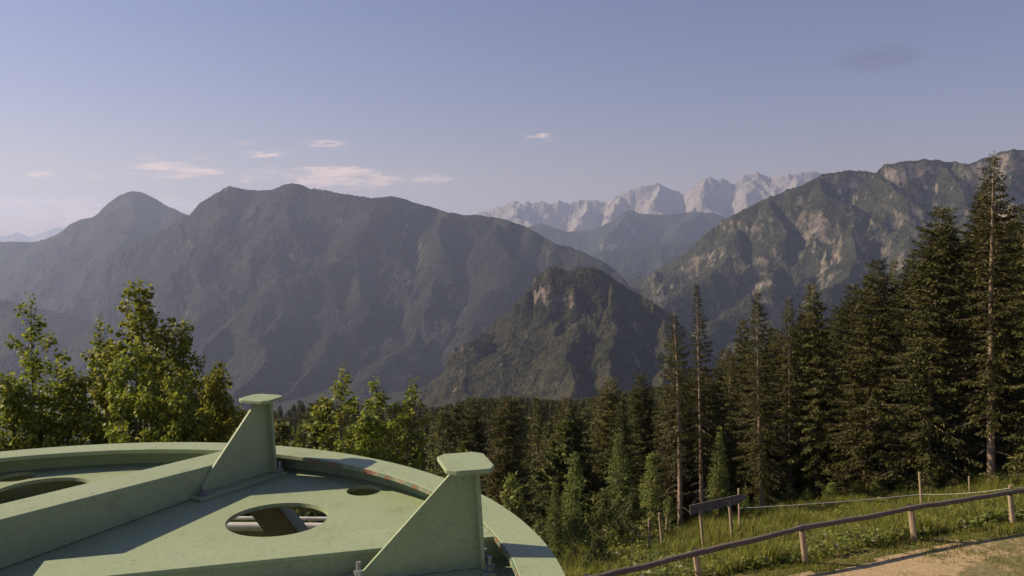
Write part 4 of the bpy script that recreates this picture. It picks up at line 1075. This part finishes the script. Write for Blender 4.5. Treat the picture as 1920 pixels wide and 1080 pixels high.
# thin low clouds, placed by direction in the sky
tc = wn("TexCoord"); sep = wn("SeparateXYZ"); L(tc.outputs["Generated"], sep.inputs[0])
def mth(op, a, b=None, clamp=False):
    x = wn("Math", operation=op); x.use_clamp = clamp
    for v, i in ((a, 0), (b, 1)):
        if v is None: continue
        if isinstance(v, (int, float)): x.inputs[i].default_value = v
        else: L(v, x.inputs[i])
    return x.outputs[0]
azn = mth('ARCTAN2', sep.outputs[0], sep.outputs[1]); eln = mth('ARCSINE', sep.outputs[2])
def mr(v, a, b, c, d):
    x = wn("MapRange"); x.interpolation_type = 'SMOOTHSTEP'; L(v, x.inputs[0])
    for i, q in zip((1, 2, 3, 4), (a, b, c, d)): x.inputs[i].default_value = q
    return x.outputs[0]
cv = wn("CombineXYZ"); L(mth('MULTIPLY', azn, 17.0), cv.inputs[0]); L(mth('MULTIPLY', mth('ADD', eln, mth('MULTIPLY', azn, -.06)), 95.0), cv.inputs[1]); cv.inputs[2].default_value = 1.3
n1 = wn("TexNoise"); n1.inputs["Scale"].default_value = 1.0; n1.inputs["Detail"].default_value = 9; n1.inputs["Roughness"].default_value = .68; L(cv.outputs[0], n1.inputs["Vector"])
def blob(a0, ra, e0, re):
    a = mth('DIVIDE', mth('SUBTRACT', azn, a0), ra); e = mth('DIVIDE', mth('SUBTRACT', eln, e0), re)
    return mth('SUBTRACT', 1.0, mth('ADD', mth('MULTIPLY', a, a), mth('MULTIPLY', e, e)), True)
def pa(px): return math.atan((px - 960) / F)
def pe(px, py): return math.atan((HZ - py) / F * math.cos(pa(px)))
bl = None
for px, py, rx, ry, st in [(110, 398, 210, 30, 1.0), (350, 385, 100, 20, .8), (325, 318, 100, 24, .95), (380, 298, 45, 12, .7), (630, 334, 210, 26, 1.0), (760, 342, 110, 22, .7), (610, 270, 60, 12, .72), (500, 290, 60, 13, .6), (460, 275, 40, 10, .55), (105, 330, 45, 11, .7), (172, 331, 36, 10, .65), (1010, 262, 60, 12, .6), (40, 410, 110, 24, .8)]:
    b = mth('MULTIPLY', blob(pa(px), rx / F, pe(px, py), ry / F), st)
    bl = b if bl is None else mth('MAXIMUM', bl, b)
cv2 = wn("CombineXYZ"); L(mth('MULTIPLY', azn, 46.0), cv2.inputs[0]); L(mth('MULTIPLY', mth('ADD', eln, mth('MULTIPLY', azn, -.05)), 330.0), cv2.inputs[1]); cv2.inputs[2].default_value = 8.1
n2 = wn("TexNoise"); n2.inputs["Scale"].default_value = 1.0; n2.inputs["Detail"].default_value = 6; n2.inputs["Roughness"].default_value = .6; L(cv2.outputs[0], n2.inputs["Vector"])
nn_ = mth('ADD', mth('MULTIPLY', n1.outputs["Fac"], .62), mth('MULTIPLY', n2.outputs["Fac"], .38))
cm_ = mth('MULTIPLY', mr(mth('ADD', nn_, mth('MULTIPLY', bl, .19)), .56, .74, 0, 1), mr(bl, 0, .35, 0, 1))
cmix = wn("MixRGB"); L(mth('MULTIPLY', cm_, .85), cmix.inputs[0]); L(tint.outputs[0], cmix.inputs[1]); cmix.inputs[2].default_value = (14.6, 10.6, 8.4, 1)
dk = mth('MULTIPLY', mth('MULTIPLY', blob(pa(1640), 75 / F, pe(1640, 115), 24 / F), mr(n1.outputs["Fac"], .3, .6, .4, 1)), .48)
dmix = wn("MixRGB"); L(dk, dmix.inputs[0]); L(cmix.outputs[0], dmix.inputs[1]); dmix.inputs[2].default_value = (1.6, 1.5, 1.8, 1)
bg = wn("Background"); bg.inputs[1].default_value = .05; L(dmix.outputs[0], bg.inputs[0])
wo = wn("OutputWorld"); L(bg.outputs[0], wo.inputs[0])

# haze: one closed box of even air round the whole place, sky outside
zt_ = max(max(MZ), 20) + 15; zb_ = -759.5
mb = MB(); mb.box((-26000, -3000, zb_), (26000, 29500, zt_))
hz = mb.build("haze", None); tag(hz, "thin blue morning haze filling the valley air", "haze", kind="stuff")
hm_ = bpy.data.materials.new("haze"); hm_.use_nodes = True; hn = hm_.node_tree; hn.nodes.clear()
pv = hn.nodes.new("ShaderNodeVolumePrincipled"); pv.inputs["Density"].default_value = 4.9e-5; pv.inputs["Color"].default_value = (.60, .69, .97, 1); pv.inputs["Anisotropy"].default_value = .3
ho_ = hn.nodes.new("ShaderNodeOutputMaterial"); hn.links.new(pv.outputs[0], ho_.inputs["Volume"])
hz.data.materials.append(hm_)

SC.view_settings.view_transform = 'Standard'; SC.view_settings.look = 'None'
SC.view_settings.exposure = .58; SC.view_settings.gamma = 1.0
SC.view_settings.use_curve_mapping = False
cy = SC.cycles
cy.use_denoising = True
try:
    cy.denoiser = 'OPENIMAGEDENOISE'; cy.denoising_input_passes = 'RGB_ALBEDO_NORMAL'; cy.denoising_prefilter = 'ACCURATE'
except Exception: pass
cy.max_bounces = 6; cy.diffuse_bounces = 3; cy.glossy_bounces = 2; cy.transmission_bounces = 4; cy.transparent_max_bounces = 8; cy.volume_bounces = 1
cy.caustics_reflective = False; cy.caustics_refractive = False
cy.use_adaptive_sampling = True; cy.adaptive_threshold = 0.02
